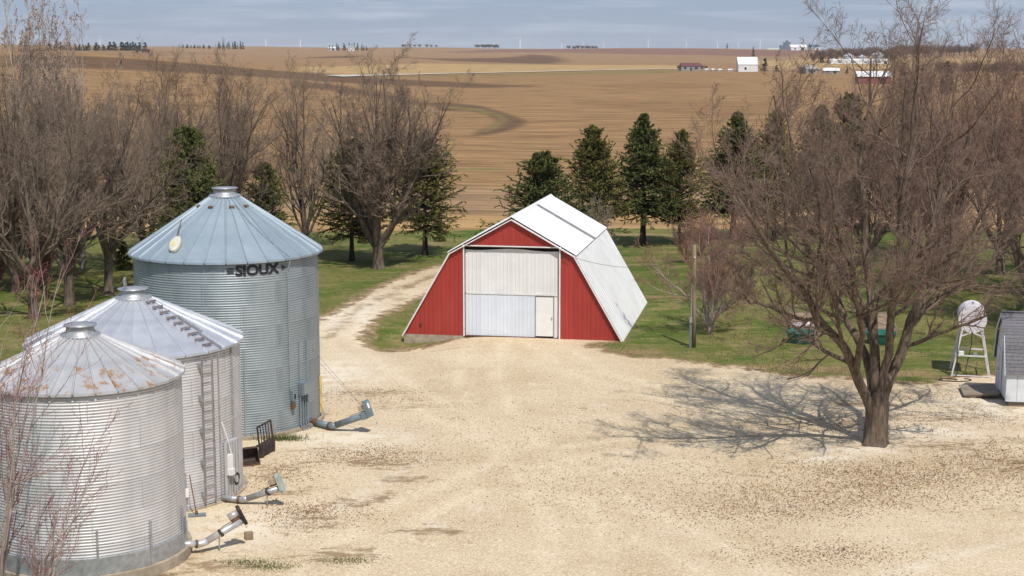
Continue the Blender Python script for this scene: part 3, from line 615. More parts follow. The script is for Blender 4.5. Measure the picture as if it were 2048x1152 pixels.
# small multi-stem tree by the pole
sh, _ = bare_tree(61, 5.4, .12, .35, 10, 44, (9, 7, 6, 3), barkm='twig_grey', twigm='twig_rose', rmin=.006, up=.10, wob=.12)
as_tree(sh, 'ornamental_tree', 'small many-stemmed ornamental tree, bare and reddish, behind the utility pole', (10.19, 78.52, 0), .6)
# reddish brush behind the grove, pale dead sapling behind the barn
br, _ = bare_tree(67, 4.6, .09, .3, 12, 26, (7, 6, 4, 3), barkm='twig_red', twigm='twig_red', rmin=.007, up=.16)
as_tree(br, 'shrub', 'dark red twiggy shrub among the trunks of the left grove', (-29.2, 95.2, 0), 0, 1.0, 'red twiggy shrubs under the grove', 'shrub')
for (x, y, rz, sc) in [(-31.5, 94, 1, .9), (-33.0, 99, 2, 1.1), (-30.3, 100, 3, 1.0)]: dup(br, (x, y, 0), rz, sc)
dead, _ = bare_tree(71, 4.8, .09, .9, 5, 30, (7, 5, 3), levels=3, barkm='dead', twigm='dead', rmin=.010)
as_tree(dead, 'dead_tree', 'pale dead leafless sapling in front of the spruces behind the barn roof', (5.2, 97, 0), 0)
br2, _ = bare_tree(73, 3.2, .05, .25, 14, 30, (7, 5, 4), levels=3, barkm='twig_pink', twigm='twig_pink', rmin=.007, up=.12)
as_tree(br2, 'shrub', 'fine reddish brush behind the small ornamental tree on the lawn', (13.4, 108, 0), 0, 1.0, 'fine brush along the back of the lawn', 'shrub')
dup(br2, (16.3, 109, 0), 2, 1.05)
dup(br2, (11.8, 104.5, 0), 4, .9)

# red twigged young maple in the left foreground, rooted below the frame
def red_maple(name, label, x, y, seed, h, m1, m2, n, lean):
    rng = np.random.default_rng(seed)
    t = thing(name, label, 'tree', (x, y, 0), 0, 'young red-twigged trees in front of the bins')
    az = rng.random(n) * 6.28; an = np.radians(rng.uniform(3, 22, n))
    d = np.stack([np.sin(an) * np.cos(az), np.sin(an) * np.sin(az), np.cos(an)], 1)
    L = h * rng.uniform(.6, 1.0, n)
    tp, tr = grow(rng, np.array([[0, 0, -.1]]), np.array([[0, 0, 1.]]), np.array([1.1]), np.array([.13]), 5, .02, .1, .9); flare(tp, tr)
    p, r = grow(rng, tp[0, -1] + rng.normal(0, .05, (n, 3)) * [1, 1, .4], d, L - 1, np.full(n, .050), 16, .05, .035, .12, lean)
    v, q = join([tubes(tp, tr, 9), tubes(p, r, 6)]); tree_mesh(t, 'trunk', v, q, m1)
    a = spawn(rng, p, r, L, 8, .12, 1., 33, .30, .5, .008, .45); b = grow(rng, *a, 9, .07, .05, .35, lean)
    tw = spawn(rng, b[0], b[1], a[2], 6, .15, 1., 34, .42, .6, .0055, .4); c = grow(rng, *tw, 6, .07, .06, .4, lean)
    tw2 = spawn(rng, c[0], c[1], tw[2], 4, .2, 1., 38, .42, .7, .0045, .4); e = grow(rng, *tw2, 4, .06, .06, .5, lean)
    v, q = join([tubes(*b, 4)]); tree_mesh(t, 'branches', v, q, m1)
    v, q = join([tubes(*c, 3), tubes(*e, 3)]); tree_mesh(t, 'crown', v, q, m2)
red_maple('young_maple', 'young tree with upright grey stems and red twigs in front of the rusty-roofed bin', -12.3, 35.6, 3, 10.9, 'twig_grey', 'twig_red', 9, (.014, 0, 0))
red_maple('young_maple', 'second smaller red-twigged young tree leaning in front of the rusty-roofed bin', -11.0, 34.4, 8, 7.4, 'twig_grey', 'twig_red', 4, (.03, 0, 0))

# tall pale-barked trees with opening buds over the left grove
def budding_tree(seed, h):
    root, cur = bare_tree(seed, h, .20, 5.0, 5, 15, (9, 6, 5), levels=3, barkm='birch', twigm='birch', rmin=.010, up=.14, wob=.08, side=32, ratio=.34)
    rng = np.random.default_rng(seed)
    p, d, L, r = spawn(rng, cur[0], cur[1], cur[2], 3, .4, 1., 50, .2, 1, .01)
    N = len(p); a = nrm(rng.normal(0, 1, (N, 3))); b = nrm(np.cross(a, rng.normal(0, 1, (N, 3))))
    s = rng.uniform(.035, .085, (N, 1)); v = np.stack([p - a * s, p + b * s * .5, p + a * s, p - b * s * .5], 1).reshape(-1, 3)
    tree_mesh(root, 'buds', v, np.arange(N * 4).reshape(-1, 4), 'bud')
    return root
bt = budding_tree(81, 17.6)
as_tree(bt, 'budding_tree', 'tall pale-barked tree with opening reddish buds above the left grove', (-31.4, 103, 0), 0, (.9, .9, 1.06), 'pale budding trees above the left grove')
dup(bt, (-30.6, 106, 0), 2.2, (.8, .8, 1.0)); dup(bt, (-28.2, 101, 0), 4.0, (.75, .75, .95)); dup(bt, (-33.2, 106, 0), 1.1, (.9, .9, 1.1))

# ------------------------------------------------------------------ spruces
def spruce(seed, h=9., rad=2.3, clear=1.6, n=190, needle='needle', power=.85, dens=1.0, droop=.02):
    rng = np.random.default_rng(seed); root = bpy.data.objects.new('spruce', None); C.objects.link(root)
    tp, tr = grow(rng, np.array([[0, 0, -.1]]), np.array([[0, 0, 1.]]), np.array([h * .98]), np.array([.21 * h / 9]), 12, .012, .1, .06); flare(tp, tr)
    t = np.sort(rng.random(n)) ** .9; z = clear + (h - clear) * t * .97
    prof = rad * np.minimum(1, ((1 - t) ** power) * 1.02) * np.minimum(1, .62 + 3.2 * t)
    az = rng.random(n) * 6.2832; L = prof * rng.uniform(.6, 1.10, n) * (1 + .08 * np.sin(3 * az + seed)) + .12
    el = np.radians(-8 + 48 * t + rng.normal(0, 8, n))
    d = np.stack([np.cos(el) * np.cos(az), np.cos(el) * np.sin(az), np.sin(el)], 1)
    base = np.stack([np.interp(z, tp[0, :, 2], tp[0, :, i]) for i in range(2)] + [z], 1)
    bp, brd = grow(rng, base, d, L, .012 + .016 * L, 7, .05, droop, .25)
    v, q = join([tubes(tp, tr, 9), tubes(bp, brd, 4)]); tree_mesh(root, 'trunk', v, q, 'spruce_bark')
    V = []
    m = max(4, int(9 * dens))
    p, dd, l2, _ = spawn(rng, bp, brd, np.maximum(L, .5), m, .16, 1.05, 48, .34, 1, .01, .55)
    dd[:, 2] *= .55; sp, _ = grow(rng, p, dd, l2, np.full(len(l2), .01), 3, .08, -.02)
    # needle sprays: narrow bent diamonds along every side twig
    k = max(4, int(15 * dens)); N = len(sp)
    tt = rng.random((N, k)); f = tt * 2; i = np.clip(f.astype(int), 0, 1); w = (f - i)[..., None]; ix = np.arange(N)[:, None]
    c = sp[ix, i] * (1 - w) + sp[ix, i + 1] * w; tg = nrm(sp[ix, i + 1] - sp[ix, i])
    dirn = nrm(tg + rng.normal(0, .55, c.shape)); sd_ = nrm(np.cross(dirn, rng.normal(0, 1, c.shape) + np.array([0, 0, 1.2])))
    ln = rng.uniform(.085, .18, (N, k, 1)) * (1 + .15 * h / 9); wd = ln * rng.uniform(.15, .26, (N, k, 1))
    V = np.stack([c - dirn * ln * .5, c + sd_ * wd, c + dirn * ln, c - sd_ * wd], 2).reshape(-1, 3)
    tree_mesh(root, 'crown', V, np.arange(len(V)).reshape(-1, 4), needle)
    return root
spA = spruce(101, 9.2, 3.1, 1.9, 350, power=.8)
spB = spruce(103, 8.6, 3.3, 1.6, 270, 'needle_y', .60, 1.0, .03)
spC = spruce(107, 8.0, 3.6, .5, 350, 'needle', .62)
BK = 'spruces along the back of the lawn'
as_tree(spA, 'spruce', 'dense dark conical spruce with bare lower trunk, tallest behind the barn', (9.71, 114.1, 0), 0, (1.1, 1.1, 1.06), BK)
as_tree(spB, 'spruce', 'broad open spruce with bare trunk just left of the barn', (-6.15, 108.7, 0), .5, 1.0, BK)
as_tree(spC, 'spruce', 'bushy dark green spruce rising behind the barn ridge, foliage to the ground', (1.9, 101, 0), 1, (1.12, 1.12, .97), BK)
for src, x, y, rz, sc, lab in [
        (spB, -11.0, 105.6, 2.2, (.88, .88, .96), 'spruce with slim dark trunk behind the vase-shaped bare tree'),
        (spC, -20.3, 97.5, 3.0, (.95, .95, 1.2), 'large dark spruce half hidden among bare trees behind the blue-grey bin'),
        (spC, -16.9, 106, 5.0, (.72, .72, .84), 'smaller green spruce right of the blue-grey bin roof'),
        (spB, 5.8, 108.5, 4.1, (.95, .95, 1.05), 'ragged yellowish spruce between the bushy one and the dark conical one'),
        (spB, 12.41, 114.4, 1.0, (.72, .72, .98), 'slender spruce with thin bare trunk right of the dark conical spruce'),
        (spA, 16.73, 116.8, 2.0, (1.2, 1.2, 1.06), 'wide dark spruce seen through the fine brush right of the barn'),
        (spB, 19.88, 116.8, 3.2, (.78, .78, 1.13), 'yellowish spruce seen through the big bare tree'),
        (spA, 24.0, 120, 4.2, (1.05, 1.05, 1.10), 'dark spruce half hidden behind the crown of the big bare tree'),
        (spC, 27.5, 127, 5.2, (1.0, 1.0, 1.35), 'tall dark spruce at the field edge behind the right thicket'),
        (spB, 31.0, 122, .2, (.9, .9, 1.1), 'yellowish spruce deep behind the right thicket')]:
    dup(src, (x, y, 0), rz, sc, lab, BK)
yg = spruce(109, 1.75, .55, .1, 60, 'needle_y', .8, .9)
as_tree(yg, 'young_spruce', 'very small young spruce on the grass between grove trunks', (-25.61, 101.2, 0), 0, 1.0, cat='spruce')
yg2 = dup(yg, (-11.1, 115.5, 0), 1, .85, 'very small green sapling behind the slim dark spruce trunk'); dup(yg, (-5.4, 116.5, 0), 2, .7, 'tiny green sapling behind the broad open spruce trunk')

# ------------------------------------------------------------------ red barn
def barn():
    W_, L_, HB, WB, HP = 5.62, 12.18, 4.27, 3.17, 6.05
    DX, DT = 2.44, 4.60
    b = thing('barn', 'red metal barn with gambrel white roof and big white front door', 'barn', (-.017, 77.03, 0), -R(10.53))
    def top(x):
        x = abs(x)
        return HP - (HP - HB) * x / WB if x <= WB else HB * (W_ - x) / (W_ - WB)
    def ribbed(x0, x1, zb, ztop, y, m, name, parent, pitch=.225, rib=.022, sgn=-1, thick=.02):
        xs = [x0]; k = math.ceil(x0 / pitch - 1e-6)
        while k * pitch < x1 - 1e-6:
            c = k * pitch
            for dx in (-.035, -.018, .018, .035):
                if x0 < c + dx < x1: xs.append(c + dx)
            k += 1
        for xb in (-WB, 0, WB):
            if x0 < xb < x1: xs.append(xb)
        xs = sorted(xs + [x1]); v, f = [], []
        for x in xs:
            ph = abs((x / pitch + .5) % 1 - .5) * pitch
            yy = y + sgn * (rib if ph < .02 else 0)
            zt = ztop(x) if callable(ztop) else ztop
            v += [(x, yy, zb), (x, yy, max(zt, zb + .005)), (x, y + thick * -sgn, zb), (x, y + thick * -sgn, max(zt, zb + .005))]
        for i in range(len(xs) - 1):
            a = i * 4; c = a + 4
            f += [(a, c, c + 1, a + 1), (a + 2, a + 3, c + 3, c + 2), (a + 1, c + 1, c + 3, a + 3)]
        return MB().add(v, f).build(name, m, parent)
    # front and back cladding, sheet by sheet
    sheets = [-5.6, -4.8, -4.0, -3.2, -DX, -1.63, -.81, 0, .81, 1.63, DX, 3.2, 4.0, 4.8, 5.6]
    for x0, x1 in zip(sheets[:-1], sheets[1:]):
        mid = (x0 + x1) / 2
        ribbed(x0 + .002, x1 - .002, DT + .06 if abs(mid) < DX else 0, lambda x: top(x) - .03, 0, 'red', 'wall_panel', b)
        ribbed(x0 + .002, x1 - .002, 0, lambda x: top(x) - .03, L_, 'red', 'wall_panel', b, sgn=1)
    # roof sheets: steep lower and shallow upper slope on both sides
    def sheet(p0, p1, y0, y1, m, name, lift=.0, t=.03, ribs=2, end=0.):
        p0 = Vector((p0[0], 0, p0[1])); p1 = Vector((p1[0], 0, p1[1])); d = (p1 - p0).normalized(); n = Vector((d.z, 0, -d.x))
        if n.z < 0: n = -n
        p1 = p1 + d * end
        mb = MB(); ys = [y0]; hs = [0]
        for i in range(ribs):
            c = y0 + (y1 - y0) * (i + .5) / ribs
            for dy, h in ((-.05, 0), (-.025, .022), (.025, .022), (.05, 0)): ys.append(c + dy); hs.append(h)
        ys.append(y1); hs.append(0); v = []
        for yv, h in zip(ys, hs):
            for p in (p0, p1):
                v.append(p + n * (lift + t + h) + Vector((0, yv, 0))); v.append(p + n * lift + Vector((0, yv, 0)))
        f = []
        for i in range(len(ys) - 1):
            a = i * 4; c = a + 4
            f += [(a, a + 2, c + 2, c), (a + 1, c + 1, c + 3, a + 3), (a, c, c + 1, a + 1), (a + 2, a + 3, c + 3, c + 2)]
        f += [(0, 1, 3, 2), (len(v) - 4, len(v) - 2, len(v) - 1, len(v) - 3)]
        return mb.add(v, f).build(name, m, b)
    N = 13; y0, y1 = -.07, L_ + .07; st = (y1 - y0) / N
    for s in (1, -1):
        for i in range(N):
            a, c = y0 + i * st + .002, y0 + (i + 1) * st - .002
            m = 'white'
            if s > 0 and i == 7:
                sheet((s * .02, HP + .02), (s * (WB + .10), HB - .03), a, a + .76, 'strip', 'skylight_strip', .030, .010, 1, .0)
                a2 = a + .75
            else: a2 = a
            sheet((s * .01, HP + .02), (s * (WB + .02), HB + .01), a2, c, m if i not in (1, 3) else 'white_grey', 'roof_panel', .02 + .004 * (i % 2), .02, 3, .10)
            sheet((s * (WB + .01), HB - .01), (s * (W_ + .03), -.02), a, c, 'white', 'roof_panel', .006 + .003 * (i % 2), .015, 2, .06)
    MB().box((.07, L_ / 2, HP + .045), (.16, L_ + .3, .02), Matrix.Rotation(R(29), 3, 'Y')).box((-.07, L_ / 2, HP + .046), (.16, L_ + .3, .02), Matrix.Rotation(R(-29), 3, 'Y')).build('ridge_cap', 'trim', b)
    # white verge trim along the front edges
    for s in (1, -1):
        for p, q in (((0, HP), (s * WB, HB)), ((s * WB, HB), (s * (W_ + .02), -.02))):
            MB().bar((p[0], -.08, p[1] - .065), (q[0], -.08, q[1] - .065), .05, .21).build('verge_trim', 'trim', b)
    # door opening
    for s in (1, -1): MB().box((s * (DX + .01), -.045, DT / 2), (.07, .05, DT)).build('door_post', 'trim', b)
    MB().box((0, -.05, DT + .03), (2 * DX + .14, .05, .055)).build('door_header', 'trim', b)
    MB().box((0, .4, 2.25), (2 * DX - .02, .04, 4.5)).build('door_backing', 'gap', b)
    MB().box((0, .03, DT - .02), (2 * DX - .06, .06, .05)).build('door_track', 'rusty', b)
    dn = ((-2.40, -1.60), (-1.60, -.80), (-.80, 0), (0, .80), (.80, 1.60), (1.60, 2.36))
    up = MB().box((0, .17, 3.30), (4.74, .03, 2.12)).build('upper_door', 'white_grey', b)
    for x0, x1 in dn: ribbed(x0 + .002, x1 - .002, 2.22, lambda x: 4.44 + .05 * math.cos(x * 1.7), .12, 'white_grey', 'door_panel', up, .2, .014)
    lo = MB().box((0, .17, 1.12), (4.74, .03, 2.1)).build('lower_door', 'white_blue', b)
    for x0, x1 in ((-2.40, -1.60), (-1.60, -.80), (-.80, 0), (0, .60), (.60, 1.19)): ribbed(x0 + .002, x1 - .002, .03, 2.17, .115, 'white_blue', 'door_panel', lo, .2, .014)
    ribbed(2.13, 2.36, .03, 2.17, .115, 'white', 'door_panel', lo, .2, .014)
    MB().box((0, .1, 2.19), (4.74, .05, .045)).build('door_rail', 'trim', b)
    wd = MB().box((1.665, .10, 1.10), (.90, .04, 2.0)).build('walk_door', 'cream', b)
    for d_ in (((1.205, .085, 1.1), (.03, .05, 2.06)), ((2.125, .085, 1.1), (.03, .05, 2.06)), ((1.665, .085, 2.125), (.95, .05, .03))): MB().box(*d_).build('door_frame', 'strip', wd)
    MB().box((2.04, .06, 1.02), (.05, .05, .12)).build('handle', 'galv_part', wd)
    MB().box((0, .07, -.01), (4.9, .1, .045)).build('door_sill', 'rusty', b)
    MB().box((-4.02, .10, -.27), (3.16, .28, .53)).build('foundation', 'concrete', b)
    MB().box((4.05, .12, -.14), (3.1, .25, .26)).build('foundation', 'concrete', b)
    for x in (-W_ + .12, W_ - .12): MB().box((x, L_ / 2 + .2, -.28), (.2, L_ - .3, .5)).build('foundation', 'concrete', b)
    MB().box((-4.72, -.04, .52), (.10, .06, .10)).tube([(-4.66, -.06, .52), (-4.66, -.09, .44)], .02, 6).build('outlet_box', 'black_iron', b)
    MB().tube([(2.60, -.06, 4.22), (2.66, -.12, 4.10), (2.75, -.07, 3.95), (2.9, -.07, 3.9)], .014, 5).box((2.58, -.05, 4.25), (.12, .07, .1)).build('service_head', 'wire', b)
    return b
barn()
# overhead wire from barn corner to pole
A = Vector((2.7, 76.45, 4.25)); B = Vector((8.84, 74.33, 4.45))
pts = [A.lerp(B, t_ / 16) - Vector((0, 0, .55 * math.sin(math.pi * t_ / 16))) for t_ in range(17)]
tag(MB().tube(pts, .010, 5).build('overhead_wire', 'wire'), 'thin overhead wire sagging from the barn corner to the utility pole', 'wire')
# utility pole
t = thing('utility_pole', 'short brown wooden utility pole with conduit on the lawn', 'utility pole', (8.86, 74.33, 0))
MB().tube([(0, 0, -.2), (0, 0, 2), (-.03, 0, 4), (-.05, 0, 5.05)], [.11, .10, .09, .08], 12).build('pole', 'pole', t, True)
MB().tube([(-.14, -.08, 0), (-.14, -.08, 3.2)], .025, 6).build('conduit', 'galv_part', t)
MB().box((-.17, -.14, 1.38), (.13, .12, .26)).build('meter_box', 'galv_part', t)
MB().tube([(-.20, -.14, 1.25), (-.20, -.14, 0)], .035, 6).build('conduit', 'steel_blue', t)
MB().tube([(-.04, -.12, 4.45), (-.04, -.2, 4.47)], .03, 8).build('insulator', 'trim', t)

# ------------------------------------------------------------------ grain bins
def polar(r, a, z=0): return (r * math.sin(a), -r * math.cos(a), z)     # a = 0 faces the camera side (-Y), positive to the right
def grain_bin(label, loc, r, zb, ze, zc, rcap, rings, sheets, npan, mw, mr, base_h, over, pitch=.088):
    b = thing('grain_bin', label, 'grain bin', loc)
    hr = (ze - zb) / rings; nc = max(3, round(hr / pitch)); arc = 2 * math.pi / sheets; seg = max(8, round(R(360) / sheets / R(3.6)))
    # one curved corrugated sheet, centred on -Y
    zs = np.linspace(0, hr, nc * 6 + 1); rr = r + .0088 * np.sin(2 * np.pi * nc * zs / hr); rr[0] += .006; rr[1] += .004
    an = np.linspace(-arc / 2, arc / 2 + R(.8), seg + 1); k = len(zs)
    v = np.stack([np.outer(np.sin(an), rr), -np.outer(np.cos(an), rr), np.tile(zs, (seg + 1, 1))], -1).reshape(-1, 3)
    v[-k:] *= np.array([1 + .004 / r, 1 + .004 / r, 1])
    i = np.arange((seg + 1) * k).reshape(seg + 1, k); q = np.stack([i[:-1, :-1], i[1:, :-1], i[1:, 1:], i[:-1, 1:]], -1).reshape(-1, 4)
    pm = raw_mesh('wall_panel', v, q, None, True); pm.materials.append(M[mw])
    sm = MB(); zz = np.linspace(.02, hr - .02, nc * 4 + 1)
    sv, sf = [], []
    for z in zz:
        rad = r + .004 + .0088 * math.sin(2 * math.pi * nc * z / hr)
        sv += [polar(rad, -.012 / r, z), polar(rad, .012 / r, z)]
    sf = [(2 * j, 2 * j + 1, 2 * j + 3, 2 * j + 2) for j in range(len(zz) - 1)]
    sm.add(sv, sf)
    for j in range(nc * 2):
        z = (j + .5) * hr / (nc * 2); sm.box(polar(r + .017, 0, z), (.018, .012, .018))
    sm = sm.mesh('bolted_seam', 'seam' if mw == 'galv_blue' else mw)
    for n_ in range(rings):
        for s in range(sheets):
            a = arc * (s + .5 * (n_ % 2)) + .31
            w = obj('wall_panel', pm, b, (0, 0, zb + n_ * hr), a)
            obj('bolted_seam', sm, b, (0, 0, zb + n_ * hr), a + arc / 2)
    MB().lathe([(r - .3, -.35), (r + .16, -.35), (r + .15, base_h), (r - .3, base_h + .01)], 72, caps=False).build('foundation', 'concrete', b)
    MB().lathe([(r - .10, ze - .02), (r - .10, zb)], 48, caps=True).build('inner_lining', 'gap', b)
    MB().lathe([(r + .012, zb - .012), (r + .022, zb + .05)], 96, caps=False).build('base_ring', 'galv_part', b)
    # roof wedges, built along +X so that object X is the distance from the axis
    ro = r + over; da = math.pi / npan; sl = (zc - ze) / (ro - rcap); g = .028
    mb = MB(); st = 6; v = []; f = []
    for j in range(st + 1):
        x = rcap + (ro - rcap) * j / st; z = zc - sl * (x - rcap); y = x * math.tan(da)
        v += [(x, -y, z), (x, -y + .02, z + .055), (x, -y + .05, z + .055), (x, -y + .07, z + .004), (x, 0, z + .006), (x, y, z)]
    v += [(p[0] + .012, p[1], p[2] - .075) for p in v[-6:]]
    for j in range(st + 1):
        for c in range(5): a = j * 6 + c; f.append((a, a + 6, a + 7, a + 1))
    rm = mb.add(v, f).mesh('roof_panel', mr)
    for n_ in range(npan): obj('roof_panel', rm, b, (0, 0, 0), 2 * da * n_ - math.pi / 2 + da * .6)
    hc = .24
    MB().lathe([(rcap + .16, zc - .10), (rcap + .13, zc + .02), (rcap - .02, zc + .055), (rcap - .03, zc + hc), (rcap + .035, zc + hc + .005), (rcap + .035, zc + hc + .045), (.01, zc + hc + .075)], 40).build('roof_collar', 'galv_part', b, True)
    return b
def stiffener(b, r, a, z0, z1, m='galv_part', w=.06):
    p = polar(r + .03, a); MB().box((p[0], p[1], (z0 + z1) / 2), (w, .045, z1 - z0), Matrix.Rotation(a, 3, 'Z')).build('stiffener', m, b)
b1 = grain_bin('smaller galvanised grain bin with rust-stained cone roof, nearest the young red-twigged trees', (-12.15, 42.94, 0), 2.74, .30, 5.36, 6.47, .42, 6, 6, 30, 'galv_new', 'galv_roof', .30, .09)
b2 = grain_bin('middle galvanised grain bin with ladder on its wall and rungs up its roof', (-12.35, 49.9, 0), 3.37, .02, 5.02, 6.42, .46, 6, 7, 26, 'galv_new', 'galv_roof2', .04, .12)
b3 = grain_bin('tallest blue-grey grain bin with black lettering below its cone roof', (-11.08, 59.63, 0), 3.52, .12, 6.70, 8.84, .46, 8, 8, 30, 'galv_blue', 'galv_blue_roof', .12, .17)
# bin 1: smooth base band, low stiffeners
MB().lathe([(2.775, .31), (2.772, .78), (2.74, .80)], 96, caps=False).build('base_band', 'galv_part', b1)
for a in (20, 52, 84): stiffener(b1, 2.75, R(a), .32, 1.55)
MB().box(polar(2.80, R(86), .95), (.12, .05, .5), Matrix.Rotation(R(86), 3, 'Z')).build('auger_plate', 'steel_blue', b1)
# bin 2 fittings
def ladder(b, r, a, z0, z1, w=.42, off=.16):
    t_ = Vector((math.cos(a), math.sin(a), 0)); c = Vector(polar(r + off, a)); mb = MB()
    for s in (-1, 1): mb.bar(c + t_ * s * w / 2 + Vector((0, 0, z0)), c + t_ * s * w / 2 + Vector((0, 0, z1)), .035, .05)
    l_ = mb.build('ladder', 'ladder', b)
    n_ = int((z1 - z0) / .305)
    for k in range(n_): z = Vector((0, 0, z0 + .15 + k * .305)); MB().tube([c - t_ * w / 2 + z, c + t_ * w / 2 + z], .014, 6).build('rung', 'ladder', l_)
    for z in np.linspace(z0 + .3, z1 - .3, 5): MB().box(c - Vector(polar(off / 2, a)) + Vector((0, 0, z)) - t_ * w / 2, (.10, off, .14), Matrix.Rotation(a, 3, 'Z')).build('bracket', 'galv_part', l_)
for a in (12, 31, 76): stiffener(b2, 3.37, R(a), .05, 4.98, w=.05)
ladder(b2, 3.37, R(52), .15, 4.9)
MB().tube([polar(3.47, R(61), .3), polar(3.47, R(61), 4.95)], .022, 6).build('conduit', 'galv_part', b2)
# roof rungs up the right-hand slope
sl2 = (6.42 - 5.02) / (3.49 - .46)
for k in range(9):
    rr_ = 3.30 - k * .31; a = R(56)
    MB().box(polar(rr_, a, 5.02 + sl2 * (3.49 - rr_) + .09), (.40, .07, .06), Matrix.Rotation(a, 3, 'Z')).build('roof_rung', 'ladder', b2)
MB().box(polar(.44, R(-20), 6.92), (.05, .22, .34), Matrix.Rotation(R(18), 3, 'X')).build('lid_handle', 'galv_part', b2)
for k, (a, rr_) in enumerate(((62, 3.1), (66, 2.2), (-62, 3.1))): MB().box(polar(rr_, R(a), 5.02 + sl2 * (3.49 - rr_) + .08), (.05, 1.0, .05), Matrix.Rotation(R(a), 3, 'Z') @ Matrix.Rotation(math.atan(sl2), 3, 'X')).build('roof_brace', 'galv_part', b2)
mb_ = MB().box(polar(3.50, R(34), 1.42), (.26, .13, .40), Matrix.Rotation(R(34), 3, 'Z')); mb_ = mb_.build('meter_box', 'sage', b2)
dv = Vector(polar(1, R(34))); c = Vector(polar(3.57, R(34), 1.40)); MB().tube([c, c + dv * .09], .075, 14).build('meter', 'cream', mb_)
MB().box(polar(3.49, R(36), .62), (.30, .12, .26), Matrix.Rotation(R(36), 3, 'Z')).build('junction_box', 'cream', b2)
for a in (33, 37.5): MB().tube([polar(3.46, R(a), 1.25), polar(3.46, R(a), .02)], .03, 6).build('conduit', 'galv_part', b2)
MB().box(polar(3.48, R(31), .58), (.5, .06, .05), Matrix.Rotation(R(31), 3, 'Z')).build('conduit', 'galv_part', b2)
dr_ = MB().box(polar(3.45, R(71), .98), (.72, .10, 1.86), Matrix.Rotation(R(71), 3, 'Z')).build('access_door', 'galv_new', b2)
for s in (-.33, -.16, 0, .16, .33): p = Vector(polar(3.51, R(71), .98)) + Vector((math.cos(R(71)), math.sin(R(71)), 0)) * s; MB().box(p, (.03, .03, 1.8), Matrix.Rotation(R(71), 3, 'Z')).build('door_rib', 'galv_part', dr_)
MB().box(polar(3.60, R(66), 1.25), (.16, .12, .55), Matrix.Rotation(R(66), 3, 'Z')).box(polar(3.62, R(66), .95), (.22, .14, .2), Matrix.Rotation(R(66), 3, 'Z')).build('switch_box', 'cream', b2)
mbx = MB()
for k in range(5):
    c = Vector(polar(3.66, R(70), .62 + .02 * k)); mbx.tube([c + Vector((math.cos(R(70)) * .15 * math.cos(th), math.sin(R(70)) * .15 * math.cos(th), .17 * math.sin(th))) + dv * .01 * k for th in np.linspace(0, 6.28 + .3 * k, 18)], .010, 4)
mbx.build('cable_coil', 'wire', b2)
MB().tube([polar(3.45, R(63), 2.6), polar(3.58, R(65), 2.0), polar(3.6, R(67), 1.55)], .018, 6).build('cable', 'cream', b2)
sv_ = thing('scraper', 'rusty long-handled scraper with flat plate leaning on the middle bin', 'tool', (-9.85, 46.75, 0))
MB().tube([(0, 0, .05), (-.22, .20, 1.25)], .018, 6).build('handle', 'rusty', sv_)
MB().box((0.02, 0, .03), (.55, .30, .03), Matrix.Rotation(R(12), 3, 'Z')).build('plate', 'steel_blue', sv_)
MB().box((0, 0, .09), (.08, .08, .12)).build('socket', 'rusty', sv_)
# bin 3 fittings
for a in (19, 58, -28, -66): stiffener(b3, 3.52, R(a), .15, 3.4 if a > 0 else 3.0, 'galv_blue', .055)
stiffener(b3, 3.52, R(66), .15, 3.5, 'galv_blue', .05)
MB().tube([polar(3.70, R(50), 6.72), polar(3.66, R(49.6), 6.5), polar(3.58, R(49), 6.2), polar(3.58, R(49), 1.7)], .020, 6).build('conduit', 'galv_part', b3)
MB().tube([polar(rr_ , R(49 - 6 * (3.6 - rr_)), 6.70 + .669 * (3.69 - rr_) + .07) for rr_ in (3.68, 2.8, 1.9, 1.0)], .014, 5).build('roof_cable', 'galv_part', b3)
eb = MB().box(polar(3.64, R(60), 1.62), (.44, .20, .50), Matrix.Rotation(R(60), 3, 'Z')).build('switch_box', 'steel_blue', b3)
c = Vector(polar(3.75, R(60), 1.62)); dv = Vector(polar(1, R(60))); MB().box(c + dv * .02, (.34, .05, .42), Matrix.Rotation(R(60), 3, 'Z')).build('box_cover', 'galv_blue', eb)
eb2 = MB().box(polar(3.62, R(51), 1.42), (.20, .15, .34), Matrix.Rotation(R(51), 3, 'Z')).build('switch_box', 'steel_blue', b3)
MB().box(polar(3.71, R(51), 1.42), (.06, .03, .17), Matrix.Rotation(R(51), 3, 'Z')).build('switch', 'dark', eb2)
MB().box(polar(3.61, R(50.5), 1.02), (.13, .12, .22), Matrix.Rotation(R(50), 3, 'Z')).build('outlet', 'rusty', b3)
for a in (57, 59.5, 62, 64): MB().tube([polar(3.60, R(a), 1.4), polar(3.60, R(a), .5), polar(3.66, R(a - 1), .22), polar(3.80, R(a + 1), .06)], .026, 7).build('conduit', 'steel_blue', b3)
MB().box(polar(3.55, R(35), .34), (.42, .06, .40), Matrix.Rotation(R(35), 3, 'Z')).build('hatch', 'seam', b3)
yb = MB().box(polar(3.58, R(88), 1.0), (.08, .07, 1.45), Matrix.Rotation(R(88), 3, 'Z')).build('yellow_guard', 'yellow', b3); yb['label'] = 'yellow painted upright guard on the bin wall'
for ak in (-56, -19, 24, 58, 110, -110):
    a = R(ak); rr_ = 1.08; MB().box(polar(rr_, a, 8.84 - .669 * (rr_ - .46) + .035), (.20, .11, .07), Matrix.Rotation(a, 3, 'Z') @ Matrix.Rotation(R(34), 3, 'X')).build('roof_vent', 'rusty', b3)
